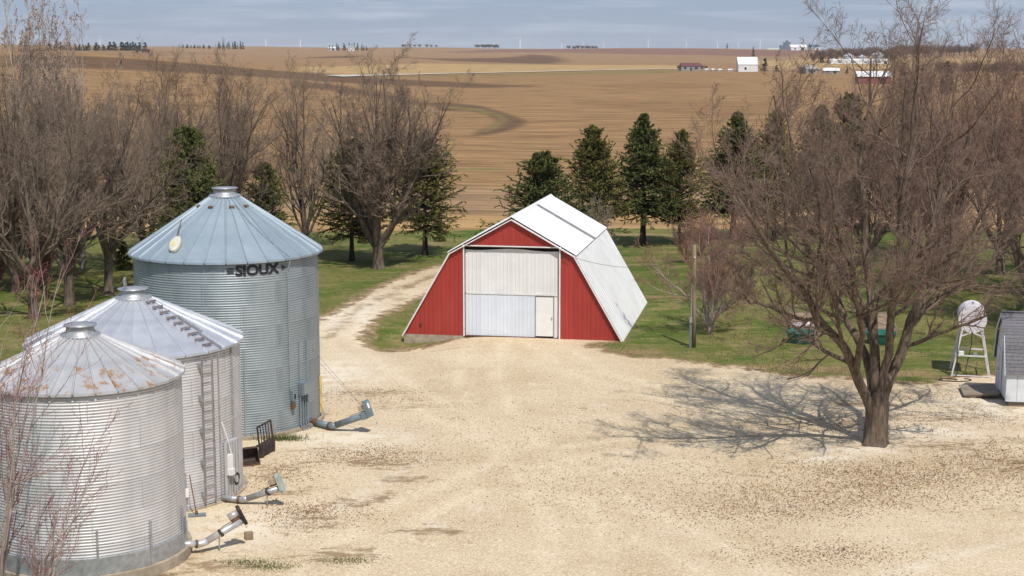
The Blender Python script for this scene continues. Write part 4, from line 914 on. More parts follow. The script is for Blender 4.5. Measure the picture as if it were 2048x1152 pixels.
# oval yellowish hatch lying on the big roof
a = R(-27.5); rr_ = 3.0; rot = Matrix.Rotation(a, 3, 'Z') @ Matrix.Rotation(R(33.8), 3, 'X') @ Matrix.Rotation(R(22), 3, 'Z'); cen = Vector(polar(rr_, a, 6.70 + .669 * (3.69 - rr_) + .10))
v = []
for z, s in ((-.05, 1), (.05, 1), (.085, .82)):
    for k in range(20):
        th = 2 * math.pi * k / 20; v.append(cen + rot @ Vector((.22 * s * math.cos(th), .42 * s * math.sin(th) * (1.08 if math.sin(th) < 0 else 1), z)))
f = [(j * 20 + k, j * 20 + (k + 1) % 20, (j + 1) * 20 + (k + 1) % 20, (j + 1) * 20 + k) for j in range(2) for k in range(20)] + [tuple(40 + k for k in range(20))]
hp = MB().add(v, f).build('roof_hatch', 'yellow_pale', b3); hp['label'] = 'pale yellow oval hatch cover on the cone roof'
MB().tube([cen + rot @ Vector((0, .42, .06)), cen + rot @ Vector((.02, 1.35, .10))], .018, 5).build('hatch_rod', 'rusty', hp)
MB().box(cen + rot @ Vector((-.05, -.06, .092)), (.09, .22, .012), rot).build('hatch_patch', 'yellow', hp)
# lettering wrapped round the wall
def wrap(me, r, a0, z0):
    for vt in me.vertices:
        x, y, d_ = vt.co; vt.co = polar(r + d_, a0 + x / r, z0 + y)
cu = bpy.data.curves.new('lettering', 'FONT'); cu.body = 'SIOUX'; cu.size = .56; cu.offset = .022; cu.space_character = .98; cu.resolution_u = 6; cu.extrude = .004
to = bpy.data.objects.new('lettering_curve', cu); C.objects.link(to); bpy.context.view_layer.update()
me = bpy.data.meshes.new_from_object(to.evaluated_get(bpy.context.evaluated_depsgraph_get())); bpy.data.objects.remove(to); bpy.data.curves.remove(cu)
import bmesh
bm = bmesh.new(); bm.from_mesh(me); xs = [v_.co.x for v_ in bm.verts]; ys = [v_.co.y for v_ in bm.verts]
bw, bh = max(xs) - min(xs), max(ys) - min(ys); x0_, y0_ = min(xs), min(ys)
for v_ in bm.verts: v_.co.x = (v_.co.x - x0_) * 1.72 / bw; v_.co.y = (v_.co.y - y0_) * .40 / bh
for cx in np.arange(.06, 1.70, .06):
    bmesh.ops.bisect_plane(bm, geom=bm.verts[:] + bm.edges[:] + bm.faces[:], plane_co=(cx, 0, 0), plane_no=(1, 0, 0))
bm.to_mesh(me); bm.free(); me.materials.clear(); me.materials.append(M['letter']); wrap(me, 3.545, R(15.6), 6.16)
lt = obj('lettering', me, b3); lt['label'] = 'black SIOUX lettering'
def flat(poly, a0, name):
    m_ = MB().add([(x, y, d_) for d_ in (.004, -.004) for x, y in poly], [tuple(range(len(poly))), tuple(range(2 * len(poly) - 1, len(poly) - 1, -1))] + [(i_, (i_ + 1) % len(poly), len(poly) + (i_ + 1) % len(poly), len(poly) + i_) for i_ in range(len(poly))]).mesh(name, 'letter')
    wrap(m_, 3.545, R(a0), 6.36); obj(name, m_, b3)
for dz in (-.10, -.02, .06): flat([(-.30, dz), (-.02, dz + .01), (-.06, dz + .045), (-.27, dz + .04)], 15.2, 'arrow_feather')
flat([(0, .10), (.24, .0), (0, -.10), (.07, -.03), (.07, .03)], 44.5, 'arrow_head')

# ------------------------------------------------------------------ unloading augers
def auger(label, pts, r, head, guard, leg, tube_m, motor_m, guard_m, cables=None, rust=False):
    o = Vector(pts[0]); o.z = 0; t = thing('unloading_auger', label, 'auger', o)
    P_ = [Vector(p) - o for p in pts]; d = (P_[2] - P_[1]).normalized()
    e = [P_[1] + (P_[0] - P_[1]).normalized() * .16, P_[1] + (P_[0] - P_[1]).normalized() * .05, P_[1] + d * .05, P_[1] + d * .16]
    MB().tube([P_[0], e[0]], r, 16).build('horizontal_tube', tube_m, t, True)
    MB().tube(e, r * 1.02, 16).build('elbow', tube_m, t, True)
    MB().tube([e[3], P_[2] + d * .10], r, 16).build('inclined_tube', tube_m, t, True)
    MB().tube([e[0] - (P_[1] - P_[0]).normalized() * .02, e[0] + (P_[1] - P_[0]).normalized() * .03], r * 1.25, 16).build('flange', 'rusty', t)
    if rust: MB().tube([P_[0], P_[0] + (P_[1] - P_[0]) * .28], r * 1.01, 16).build('rusty_sleeve', 'rusty', t)
    top = P_[2] + d * .08; u = d.cross(Vector((0, 0, 1))).normalized(); w = u.cross(d)
    rot = Matrix((u, w, d)).transposed()
    if guard == 'box':
        g = MB().box(top + w * .20 + d * .06, (.36, .66, .13), rot).build('belt_guard', guard_m, t)
        MB().box(top + w * .30 + d * .128, (.16, .20, .006), rot).build('label_plate', 'cream', g)
        MB().box(top + w * .44 + d * .128, (.13, .07, .006), rot).build('sticker', 'cyan', g)
        MB().box(top - d * .14, (.30, .30, .24), rot).build('outlet', guard_m, t)
        MB().box(top + w * .30 - d * .16, (.20, .18, .26), rot).build('motor', motor_m, t)
    else:
        pr = []
        hw, hh = (.15, .33)
        for k in range(24):
            th = 2 * math.pi * k / 24; pr.append((hw * math.cos(th), .15 + (hh - hw) * (1 if math.sin(th) > 0 else -1) * (abs(math.sin(th)) > .2) + hw * math.sin(th)))
        v = [top + u * x + w * y + d * z for z in (0, .09) for x, y in pr]
        f = [tuple(range(23, -1, -1)), tuple(range(24, 48))] + [(k, (k + 1) % 24, 24 + (k + 1) % 24, 24 + k) for k in range(24)]
        MB().add(v, f).build('belt_guard', guard_m, t)
        if guard == 'round': MB().tube([top + w * .28 - d * .32, top + w * .28 - d * .02], .105, 14).build('motor', motor_m, t, True)
        else: MB().box(top + w * .27 - d * .17, (.18, .17, .28), rot).build('motor', motor_m, t)
        MB().bar(top + w * .15 - d * .30, top + w * .15 - d * .02, .05, .12).build('motor_mount', 'rusty', t)
    if leg is not None:
        q = P_[1].lerp(P_[2], leg); MB().tube([q, (q.x, q.y - .02, -.05)], .022, 6).build('support_leg', 'galv_part', t)
        MB().tube([q + u * (r + .02) * math.cos(a) + w * (r + .02) * math.sin(a) + d * .03 * a / 6 for a in np.linspace(0, 19, 50)], .012, 4).build('wire_wrap', 'wire', t)
    cb = [top - d * .1 + w * (r + .05), P_[1].lerp(P_[2], .6) + w * (r + .03), P_[1].lerp(P_[2], .35) - u * (r + .03), P_[1] - u * (r + .04) + Vector((0, 0, -.02)), P_[0] + Vector((.1, -r - .05, -r + .03))]
    MB().tube(cb, .012, 5).build('power_cable', 'wire', t)
    for c in cables or []: MB().tube([top + w * .08, Vector(c) - o], .007, 4).build('stay_cable', 'wire', t)
    return t
auger('blue-grey auger with square belt guard running from the tallest bin', [(-7.72, 58.45, .17), (-6.85, 57.65, .17), (-5.50, 57.2, .74)], .125, None, 'box', None, 'steel_blue', 'tan_motor', 'steel_blue', [(-7.95, 58.9, 3.2), (-7.75, 59.2, 2.6)], True)
auger('shiny auger with black belt guard running from the rust-roofed bin', [(-9.50, 42.9, .33), (-8.95, 43.1, .28), (-7.92, 43.57, .80)], .10, None, 'round', .45, 'aluminium', 'aluminium', 'dark')
auger('grey auger with sage belt guard running from the middle bin', [(-9.30, 48.25, .14), (-8.6, 48.0, .14), (-7.42, 47.7, .60)], .10, None, 'oval', .68, 'galv_part', 'tan_motor', 'sage')

# ------------------------------------------------------------------ loader attachments beside the bins
t = thing('pallet_fork_frame', 'black loader pallet-fork frame with barred backrest beside the tallest bin', 'loader attachment', (-8.80, 54.15, 0), R(74))
MB().box((0, 0, .24), (1.20, .10, .42)).box((0, .06, .44), (1.2, .16, .05)).build('carriage', 'black_iron', t)
for x in (-.56, .56): MB().bar((x, .02, .4), (x, .10, 1.12), .05, .05).build('backrest_post', 'black_iron', t)
MB().bar((-.56, .10, 1.12), (.56, .10, 1.12), .05, .05).build('backrest_rail', 'black_iron', t)
for x in (-.33, -.11, .11, .33): MB().bar((x, .03, .44), (x, .10, 1.11), .025, .03).build('backrest_bar', 'black_iron', t)
for x in (-.45, .45): MB().box((x, -.05, .24), (.12, .06, .5)).build('fork_shank', 'black_iron', t)
for x in (-.2, .2): MB().box((x, -.055, .26), (.24, .02, .22)).build('quick_attach_plate', 'gap', t)
t = thing('loader_bucket', 'dark rusty loader bucket lying against the wall of the middle bin', 'loader attachment', (-9.45, 52.75, 0), R(28))
pr = [(-.28, .02), (.20, .0), (.30, .10), (.24, .52), (.05, .60), (-.05, .56), (.16, .46), (.22, .12), (.18, .05), (-.28, .06)]
v = [(x, y, z) for x in (-.55, .55) for y, z in pr]; n_ = len(pr)
MB().add(v, [(k, (k + 1) % n_, n_ + (k + 1) % n_, n_ + k) for k in range(n_)]).build('shell', 'black_iron', t)
for x in (-.56, .56): MB().add([(x + s, y, z) for s in (-.012, .012) for y, z in ((-.28, .0), (.30, .0), (.31, .10), (.25, .54), (.0, .60))], [(0, 1, 2, 3, 4), (9, 8, 7, 6, 5)] + [(k, (k + 1) % 5, 5 + (k + 1) % 5, 5 + k) for k in range(5)]).build('side_plate', 'black_iron', t)
MB().box((0, -.29, .03), (1.14, .06, .03)).build('cutting_edge', 'rusty', t)
t = thing('concrete_block', 'small brown weathered block lying on the gravel by the shiny auger', 'block', (-7.82, 44.4, 0), .3)
MB().box((0, 0, .10), (.24, .22, .22)).box((0, 0, .205), (.20, .18, .03)).build('block', 'stone', t)

# ------------------------------------------------------------------ fuel tank
t = thing('fuel_tank', 'white round fuel tank raised on a white leg stand beside the shed', 'fuel tank', (20.38, 67.55, 0), R(-14))
rt = .60
MB().tube([(0, y, 2.58) for y in (0, .02, 1.55, 1.57)], [rt - .02, rt, rt, rt - .02], 36).build('tank', 'tank_white', t, False)
smooth_by_angle(t.children[0].data)
for y in (-.012, 1.58): MB().tube([(0, y - .03, 2.58), (0, y + .03, 2.58)], rt + .008, 36).build('end_rim', 'tank_white', t)
MB().tube([(0, .5, 3.14), (0, .5, 3.28)], .06, 10).build('filler_cap', 'galv_part', t); MB().box((0, -.02, 2.58), (.06, .05, .06)).build('gauge', 'galv_part', t)
LG = [(sx * .82, y0) for y0 in (-.02, 1.55) for sx in (-1, 1)]
for x, y in LG: MB().bar((x, y + (-.12 if y < 1 else .12), -.05), (x * .52, y, 2.16), .075).build('leg', 'tank_white', t)
for y in (-.1, 1.62): MB().bar((-.66, y, .95), (.66, y, .95), .06).build('crossbar', 'tank_white', t)
for sx in (-1, 1):
    MB().bar((sx * .66, -.1, .92), (sx * .66, 1.62, .92), .05).build('side_rail', 'tank_white', t)
    MB().bar((sx * .55, -.03, 1.78), (0, -.03, 2.0), .05).build('brace', 'tank_white', t)
MB().bar((-.8, -.15, .06), (.8, -.15, .06), .04).build('foot_rail', 'tank_white', t)
MB().tube([(0, -.05, 2.0), (-.02, -.08, 1.4), (-.15, -.10, .7), (-.22, -.12, .25)], .022, 6).build('hose', 'dark', t)
MB().tube([(-.55, -.1, 1.9), (-.6, -.16, 1.0), (-.55, -.2, .3), (-.62, -.3, .04)], .018, 6).build('hose', 'dark', t)
MB().box((-.42, .0, 1.04), (.22, .22, .16)).build('pump', 'cream', t)
MB().box((.18, .0, 1.02), (.16, .18, .12)).build('meter', 'galv_part', t)
hs = [(19.0 + .55 * math.cos(a) + .1 * a, 66.7 + .3 * math.sin(a), .03) for a in np.linspace(0, 7.5, 30)]
tag(MB().tube(hs, .02, 6).build('hose', 'dark'), 'dark hose coiled on the ground in front of the fuel tank', 'hose')

# ------------------------------------------------------------------ garden shed
def shed():
    Ln, D, zb, ze, zk, zr = 5.0, 3.5, .22, 1.56, 2.86, 3.62; dk = .62
    t = thing('shed', 'white garden shed with grey shingled gambrel roof and wooden ramp', 'shed', (20.13, 61.65, 0), R(-10))
    MB().box((Ln / 2, D / 2, .09), (Ln - .2, D - .2, .26)).build('skid_base', 'plank', t)
    n = 13
    for k in range(n):
        w = Ln / n; MB().box((w * (k + .5), .02, (zb + ze) / 2), (w - .012, .03, ze - zb)).build('siding_board', 'siding', t)
        MB().box((w * (k + .5), D - .02, (zb + ze) / 2), (w - .012, .03, ze - zb)).build('siding_board', 'siding', t)
    MB().box((Ln / 2, D / 2, (zb + ze) / 2), (Ln - .08, D - .09, ze - zb - .01)).build('wall_core', 'siding', t)
    def zt(y): y = min(y, D - y); return ze + (zk - ze) * y / dk if y < dk else zk + (zr - zk) * (y - dk) / (D / 2 - dk)
    for x in (.0, Ln):
        nb = 10
        for k in range(nb):
            y0, y1 = D * k / nb + .006, D * (k + 1) / nb - .006
            ys = sorted({y0, y1} | {q_ for q_ in (dk, D / 2, D - dk) if y0 < q_ < y1})
            v = [(x + s * .016, y, z) for y in ys for s in (-1, 1) for z in (zb, zt(y) - .03)]
            f = []
            for i in range(len(ys) - 1): a = i * 4; f += [(a, a + 1, a + 5, a + 4), (a + 2, a + 6, a + 7, a + 3), (a + 1, a + 3, a + 7, a + 5), (a, a + 4, a + 6, a + 2)]
            f += [(0, 2, 3, 1), (len(v) - 4, len(v) - 3, len(v) - 1, len(v) - 2)]
            MB().add(v, f).build('siding_board', 'siding', t)
    # shingle courses
    for side in (0, 1):
        for (ya, za, yb, zb_, nn_) in ((-.10, ze - .20, dk, zk, 11), (dk, zk, D / 2, zr, 8)):
            for k in range(nn_):
                p0 = Vector((0, ya + (yb - ya) * k / nn_, za + (zb_ - za) * k / nn_)); p1 = Vector((0, ya + (yb - ya) * (k + 1.25) / nn_, za + (zb_ - za) * (k + 1.25) / nn_))
                if k == nn_ - 1: p1 = Vector((0, yb, zb_))
                d_ = (p1 - p0).normalized(); nv = Vector((0, -d_.z, d_.y))
                v = [p0 + nv * .030, p1 + nv * .012, p1, p0 + nv * .008]; v = [Vector((xx, p.y if not side else D - p.y, p.z)) for xx in (-.14, Ln + .14) for p in v]
                MB().add(v, [(0, 1, 5, 4), (1, 2, 6, 5), (2, 3, 7, 6), (3, 0, 4, 7), (0, 3, 2, 1), (4, 5, 6, 7)]).build('shingle_course', 'shingle', t)
    MB().box((Ln / 2, D / 2, zr + .025), (Ln + .28, .22, .03)).build('ridge_cap', 'shingle', t)
    for y0, z0, y1, z1 in ((-.1, ze - .2, dk, zk), (dk, zk, D / 2, zr), (D / 2, zr, D - dk, zk), (D - dk, zk, D + .1, ze - .2)):
        MB().bar((-.13, y0, z0 - .05), (-.13, y1, z1 - .05), .10, .025).build('verge_board', 'siding', t)
    dd = MB().box((-.03, 2.25, 1.13), (.03, 1.35, 1.75)).build('door', 'siding', t)
    for y in (1.56, 2.25, 2.94): MB().box((-.055, y, 1.13), (.03, .07, 1.78)).build('door_batten', 'siding', dd)
    MB().box((-.06, 2.4, 1.1), (.03, .04, .14)).build('handle', 'dark', dd)
    MB().box((-.03, .05, (zb + ze) / 2), (.03, .09, ze - zb)).build('corner_board', 'siding', t)
    return t
shed()
rp_ = thing('ramp', 'weathered plank ramp in front of the shed door', 'ramp', (20.13, 61.65, 0), R(-10))
for k in range(4): MB().box((-.82, 1.55 + k * .47, .19 + .004 * k), (1.45, .45, .045), Matrix.Rotation(R(-5), 3, 'Y')).build('plank', 'plank', rp_)
for y in (1.45, 2.95): MB().box((-.82, y, .12), (1.35, .07, .09), Matrix.Rotation(R(-5), 3, 'Y')).build('joist', 'plank', rp_)
MB().box((-1.15, 1.5, .02), (.2, .12, .14)).build('support_block', 'cream', rp_)
# ------------------------------------------------------------------ tubs and raised beds
def tub(label, x, y):
    t = thing('green_tub', label, 'tub', (x, y, 0), 0, 'green tubs at the ends of the raised beds')
    o_ = MB().lathe([(.58, .0), (.60, .03), (.735, .53), (.775, .535), (.775, .57), (.715, .575), (.70, .53), (.64, .34)], 40, caps=False).build('shell', 'tub', t, False); smooth_by_angle(o_.data)
    MB().lathe([(.64, .35), (.01, .35)], 32, caps=False).build('water', 'water', t)
tub('round green stock tub in front of the raised bed with the white bag', 14.35, 75.65); tub('round green stock tub behind the forked trunk of the big tree', 18.25, 75.45)
def bed(label, x, y):
    t = thing('raised_bed', label, 'garden bed', (x, y, 0), R(-10), 'raised wooden beds on the lawn')
    for k in range(2):
        z = .10 + .17 * k
        for s in (-1, 1): MB().box((s * .76, 2.6, z), (.045, 5.2, .165)).build('plank', 'plank', t)
        for yy in (.02, 5.18): MB().box((0, yy, z), (1.47, .045, .165)).build('plank', 'plank', t)
    for s in (-1, 1):
        for yy in (.06, 2.6, 5.14): MB().box((s * .71, yy, .2), (.07, .07, .46)).build('post', 'plank', t)
    rng = np.random.default_rng(int(x * 10)); nx, ny = 14, 40
    X, Y_ = np.meshgrid(np.linspace(-.735, .735, nx), np.linspace(.05, 5.15, ny)); Z = .26 + .05 * rng.random(X.shape)
    i = np.arange(nx * ny).reshape(ny, nx); me = raw_mesh('soil', np.stack([X, Y_, Z], -1), np.stack([i[:-1, :-1], i[:-1, 1:], i[1:, 1:], i[1:, :-1]], -1).reshape(-1, 4)); me.materials.append(M['straw']); obj('soil', me, t)
bed('low plank raised bed of dry soil behind the nearer-to-pole green tub', 14.95, 77.6); bed('low plank raised bed of dry soil half hidden by the big tree', 18.75, 77.4)
t = thing('feed_bag', 'white printed bag lying on the raised bed by the green tub', 'bag', (14.70, 78.6, .32), R(-16))
v = []
for iz, (sx, sy, z) in enumerate(((.20, .46, 0), (.23, .50, .05), (.20, .46, .10), (.10, .3, .125))):
    for k in range(16): th = 2 * math.pi * k / 16; v.append((sx * np.sign(math.cos(th)) * abs(math.cos(th)) ** .5, sy * np.sign(math.sin(th)) * abs(math.sin(th)) ** .5, z + .01 * math.sin(3 * th)))
MB().add(v, [(j * 16 + k, j * 16 + (k + 1) % 16, j * 16 + 16 + (k + 1) % 16, j * 16 + 16 + k) for j in range(3) for k in range(16)] + [tuple(48 + k for k in range(16))]).build('sack', 'paper', t)
MB().box((0, .50, .05), (.34, .05, .03)).build('folded_end', 'cream', t)
t = thing('white_bucket', 'white bucket lying on its side on the raised bed', 'bucket', (15.25, 78.2, .46), R(4))
MB().tube([(-.24, 0, 0), (.22, 0, 0)], [.15, .13], 18).build('shell', 'tank_white', t); MB().tube([(-.245, 0, 0), (-.255, 0, 0)], .13, 18).build('opening', 'gap', t); MB().tube([(-.26, 0, 0), (-.22, 0, 0)], .157, 18, False).build('rim', 'tank_white', t)

# ------------------------------------------------------------------ far farmsteads
def house(name, label, x, y, w, d, h, rise, wall, roof, rz=0, wins=(), door=None, group=None, cat='building', over=.3, axis='x'):
    t = thing(name, label, cat, (x, y, gz(x, y) - .05), rz, group)
    MB().box((0, 0, h / 2), (w, d, h)).build('wall', wall, t)
    v = [(sx * (w / 2 + over), sy * (d / 2 + over), h - .05) for sx in (-1, 1) for sy in (-1, 1)] + [(sx * (w / 2 + over), 0, h + rise) for sx in (-1, 1)]
    MB().add(v, [(0, 2, 5, 4), (1, 4, 5, 3), (0, 4, 1), (2, 3, 5), (0, 1, 3, 2)]).build('roof', roof, t)
    for (wx, wz, ww, wh) in wins:
        o_ = MB().box((wx, -d / 2 - .04, wz), (ww, .12, wh)).build('window', 'glass', t); MB().box((wx, -d / 2 - .06, wz - wh / 2 - .08), (ww + .3, .2, .12)).build('sill', 'far_white', o_)
    if door: MB().box((door[0], -d / 2 - .05, door[2] / 2), (door[1], .12, door[2])).build('door', door[3] if len(door) > 3 else 'gap', t)
    return t
house('far_barn', 'tall white barn with one dark window on the far field ridge', 148.5, 990, 12.2, 11, 4.6, 4.6, 'far_white', 'far_white', 0, [(-1.6, 2.1, 1.3, 1.5)], (3.4, 2.6, 3.2, 'far_white'), cat='barn')
house('far_house', 'low grey house with maroon roof beside the far road', 119, 1046, 13, 8, 3.0, 2.2, 'far_grey', 'far_maroon', .05, [(-4, 1.7, 1.6, 1.3), (3.5, 1.7, 2.0, 1.3)], (0, 1.2, 2.2), cat='house')
house('far_shed', 'red barn with broad white roof behind the right thicket', 154, 668, 13.5, 9, 3.2, 2.2, 'far_red', 'far_white', -.06, [(-2, 1.5, 1.2, 1.0)], (3, 2.4, 2.4), cat='barn', over=.5)
house('far_shed', 'long low white poultry house in front of distant grain bins', 318, 1440, 52, 12, 3.0, 1.6, 'far_white', 'far_white', 0, [(-18, 1.6, 3, 1), (-6, 1.6, 3, 1), (6, 1.6, 3, 1), (18, 1.6, 3, 1)], (24, 3, 2.4), cat='building')
house('far_house', 'small grey-roofed house among far conifers', 172, 905, 7, 7, 2.6, 2.2, 'far_grey', 'far_grey', .2, [(-1.5, 1.5, 1.1, 1.0), (1.5, 1.5, 1.1, 1.0)], (0, 1, 2), cat='house')
house('far_shed', 'small white-roofed outbuilding right of the little grey house', 183, 898, 9, 6, 1.8, 1.5, 'far_grey', 'far_white', -.1, [(-2, 1.1, 1, .7)], (2, 1.6, 1.6))
house('far_shed', 'white farm building on the far slope below the turbines', 455, 2500, 26, 16, 5, 4, 'far_white', 'far_white', .1, [(-6, 2.4, 3, 2)], (6, 5, 4)); house('far_shed', 'blue-roofed farm building beside a white one on the far slope', 478, 2480, 14, 12, 5, 4, 'far_white', 'far_blue', .2, [(-3, 2.2, 2, 1.6)], (3, 3, 3.5))
house('far_house', 'maroon-roofed house above the distant grain bins', 410, 1720, 24, 12, 4.5, 3.5, 'far_grey', 'far_maroon', 0, [(-6, 2.2, 2, 1.6), (6, 2.2, 2, 1.6)], (0, 1.6, 2.4), cat='house')
house('far_house', 'white farmhouse among a row of dark spruces on the horizon', -262, 2560, 10, 9, 5, 3.5, 'far_white', 'far_grey', 0, [(-2.5, 3, 1.4, 1.6), (2.5, 3, 1.4, 1.6)], (0, 1.3, 2.3), cat='house')
house('far_shed', 'small white shed left of the dark spruce row on the horizon', -298, 2600, 12, 9, 3.5, 2, 'far_white', 'far_white', 0, [(-3, 1.8, 1.6, 1.2)], (2.5, 3, 3))
for i, (x, y, w) in enumerate([(128, 1030, 2.0), (131.5, 1024, 1.6), (135, 1016, 1.8), (140.2, 1006, 2.4)]): house('far_outbuilding', 'tiny white outbuilding between the maroon-roofed house and the white barn', x, y, w, 2.0, 1.1, .5, 'far_white', 'far_white', 0, [(-.5, .6, .3, .3)], (.5, .5, .9), 'white outbuildings in the far farmyard')
def far_bin(x, y, r, h, label=None):
    t = thing('far_grain_bin', 'distant shiny grain bin behind the long white poultry house', 'grain bin', (x, y, gz(x, y)), 0, 'distant grain bins')
    MB().lathe([(r, 0), (r, h)], 24).build('wall', 'far_metal', t); MB().lathe([(r + .2, h), (.5, h + r * .5), (.5, h + r * .5 + .4)], 24).build('roof', 'far_metal', t)
    MB().box((0, -r - .05, 1.0), (.9, .12, 1.8)).build('door', 'far_grey', t)
far_bin(322, 1500, 5.2, 6.5); far_bin(336, 1505, 4.2, 5.5); far_bin(350, 1500, 5.6, 8)
t = thing('grain_elevator', 'blue-grey grain elevator block on the horizon among turbines', 'grain elevator', (868, 5000, 14))
MB().box((8, 0, 9), (20, 18, 26)).build('tall_block', 'far_blue', t); MB().box((-9, 0, 5), (12, 14, 14)).build('low_block', 'far_blue', t); MB().box((8, 0, 24), (8, 8, 6)).build('headhouse', 'far_blue', t); MB().box((-36, 0, 0), (40, 12, 6)).build('flat_store', 'far_white', t)

# far trees
def far_conifer(seed, n=170):
    rng = np.random.default_rng(seed); root = bpy.data.objects.new('far_conifer', None); C.objects.link(root)
    MB().tube([(0, 0, -.5), (0, 0, 9.2)], [.22, .03], 6).build('trunk', 'spruce_bark', root)
    t = rng.random(n) ** 1.1; z = .9 + 9 * t; r = (1 - t) * 2.3 * np.sqrt(rng.random(n)) + .05; a = rng.random(n) * 6.283
    c = np.stack([r * np.cos(a), r * np.sin(a), z], 1); d = nrm(np.stack([np.cos(a), np.sin(a), rng.normal(-.1, .25, n)], 1) + rng.normal(0, .3, (n, 3))); s = nrm(np.cross(d, rng.normal(0, 1, (n, 3)) + [0, 0, 1.5]))
    L = rng.uniform(.5, 1.1, (n, 1)); v = np.stack([c - d * L * .7, c + s * L * .5, c + d * L, c - s * L * .5], 1).reshape(-1, 3)
    tree_mesh(root, 'crown', v, np.arange(4 * n).reshape(-1, 4), 'needle_far'); return root
def far_bare(seed, n=260):
    rng = np.random.default_rng(seed); root = bpy.data.objects.new('far_bare_tree', None); C.objects.link(root)
    k = 6; az = np.arange(k) * 1.05; d = np.stack([.5 * np.cos(az), .5 * np.sin(az), np.ones(k)], 1)
    p, r = grow(rng, np.tile([[0, 0, 1.5]], (k, 1)).astype(float), d, np.full(k, 6.5), np.full(k, .16), 5, .1, .05)
    v, q = join([tubes(np.array([[[0, 0, -.5], [0, 0, 1.0], [0, 0, 2.2]]]), np.array([[.35, .28, .22]]), 6), tubes(p, r, 4)]); tree_mesh(root, 'trunk', v, q, 'bark')
    a = spawn(rng, p, r, np.full(k, 6.5), n // k, .2, 1., 45, .5, .4, .04); b, r2 = grow(rng, *a, 4, .15, .1, .5)
    c = spawn(rng, b, r2, a[2], 4, .2, 1, 45, .5, .7, .035); e, r3 = grow(rng, *c, 3, .15, .1, .6)
    v, q = join([tubes(b, r2, 3), tubes(e, r3, 3)]); tree_mesh(root, 'crown', v, q, 'far_twig'); return root
fc = far_conifer(201); fb = far_bare(205)
rnd = random.Random(4); first = {'c': fc, 'b': fb}; used = set()
def far_tree(kind, x, y, s, label, group, sx=None):
    src = first[kind]; sc = (sx or s, sx or s, s)
    if kind not in used:
        used.add(kind); o_ = src; o_.location = (x, y, gz(x, y)); o_.scale = sc; tag(o_, label, 'tree', group)
    else: dup(src, (x, y, gz(x, y)), rnd.random() * 6, sc, label, group)
def far_row(kind, n, x0, y0, x1, y1, s0, s1, label, group, jit=.5, wide=1.):
    for k in range(n):
        f_ = (k + rnd.uniform(-jit, jit) * .8) / max(n - 1, 1); s = rnd.uniform(s0, s1)
        far_tree(kind, x0 + (x1 - x0) * f_, y0 + (y1 - y0) * f_ + rnd.uniform(-8, 8), s, label, group, s * wide)
far_row('c', 13, -300, 2590, -236, 2560, .8, 1.35, 'dark spruce in the row beside the white farmhouse on the horizon', 'spruce row by the horizon farmhouse', wide=.9)
far_row('c', 34, -570, 1930, -478, 2040, .6, 1.2, 'dark evergreen in the dense clump on the far left hill', 'evergreen clump on the far left hill', wide=1.7)
far_row('c', 12, -506, 2420, -470, 2440, .5, .65, 'low dark evergreen on the far left skyline', 'low evergreens on the far left skyline', wide=1.5)
far_row('c', 11, -455, 2430, -415, 2430, .8, 1.35, 'slim dark spruce in the short row on the far left skyline', 'slim spruce row on the far left skyline', wide=.8)
far_row('b', 7, -455, 1900, -435, 1880, .5, .7, 'bare bush in the dip of the far left hill', 'bare bushes in the far left dip')
far_row('b', 10, -80, 3550, -30, 3500, .8, 1.1, 'bare tree of the small grove on the middle skyline', 'small grove on the middle skyline', wide=1.5)
far_row('b', 9, 130, 3550, 185, 3500, .8, 1.1, 'bare tree of the small grove on the skyline under the turbines', 'small grove on the skyline under the turbines', wide=1.5)
far_row('b', 8, -240, 3400, -170, 3450, .6, .8, 'low bare tree on the skyline right of the spruce row', 'low trees on the skyline right of the spruce row', wide=1.6)
far_row('b', 40, 300, 1560, 560, 1900, 1.0, 1.5, 'bare tree in the wood behind the distant grain bins', 'wood behind the distant grain bins', wide=1.3)
far_row('b', 22, 225, 820, 330, 900, .7, 1.0, 'bare tree in the brush beyond the right thicket', 'brush beyond the right thicket', wide=1.4)
far_tree('c', 157, 972, .86, 'dark pointed spruce right of the tall white barn', 'conifers by the far white barn', 1.15)
far_tree('c', 163.5, 968, .42, 'low round evergreen beside the spruce right of the white barn', 'conifers by the far white barn', .8)
for x, y, s in [(166, 900, .40), (176.5, 905, .35), (189.5, 885, .38), (197, 882, .36), (203, 878, .42), (171, 915, .45)]: far_tree('c', x, y, s, 'small dark evergreen around the little grey house', 'small evergreens around the little grey house', s * 1.3)
for x, y, s in [(112, 1050, .40), (114.5, 1052, .45), (127, 1048, .45), (124, 1056, .5), (129.5, 1046, .35)]: far_tree('b', x, y, s, 'dark bush beside the maroon-roofed house', 'bushes beside the maroon-roofed house', s * 1.2)
for x, y, s in [(298, 1440, 1.0), (287, 1450, .9), (292, 1446, .8)]: far_tree('c', x, y, s * .6, 'round dark evergreen left of the long poultry house', 'evergreens left of the poultry house', s * 1.4)
far_tree('c', 480, 3500, 1.5, 'lone dark tree on the skyline between turbines', 'lone skyline trees', 1.2); far_tree('c', 300, 1950, 1.2, 'tall dark spruce at the left end of the far wood', 'lone skyline trees', 1.0)
for x, y, s in [(165, 660, .9), (172, 655, .8), (178, 640, 1.0), (146, 520, .6), (139, 505, .55), (133, 480, .5)]: far_tree('c', x, y, s, 'dark evergreen near the white-roofed red barn', 'evergreens near the white-roofed red barn', s * 1.2)

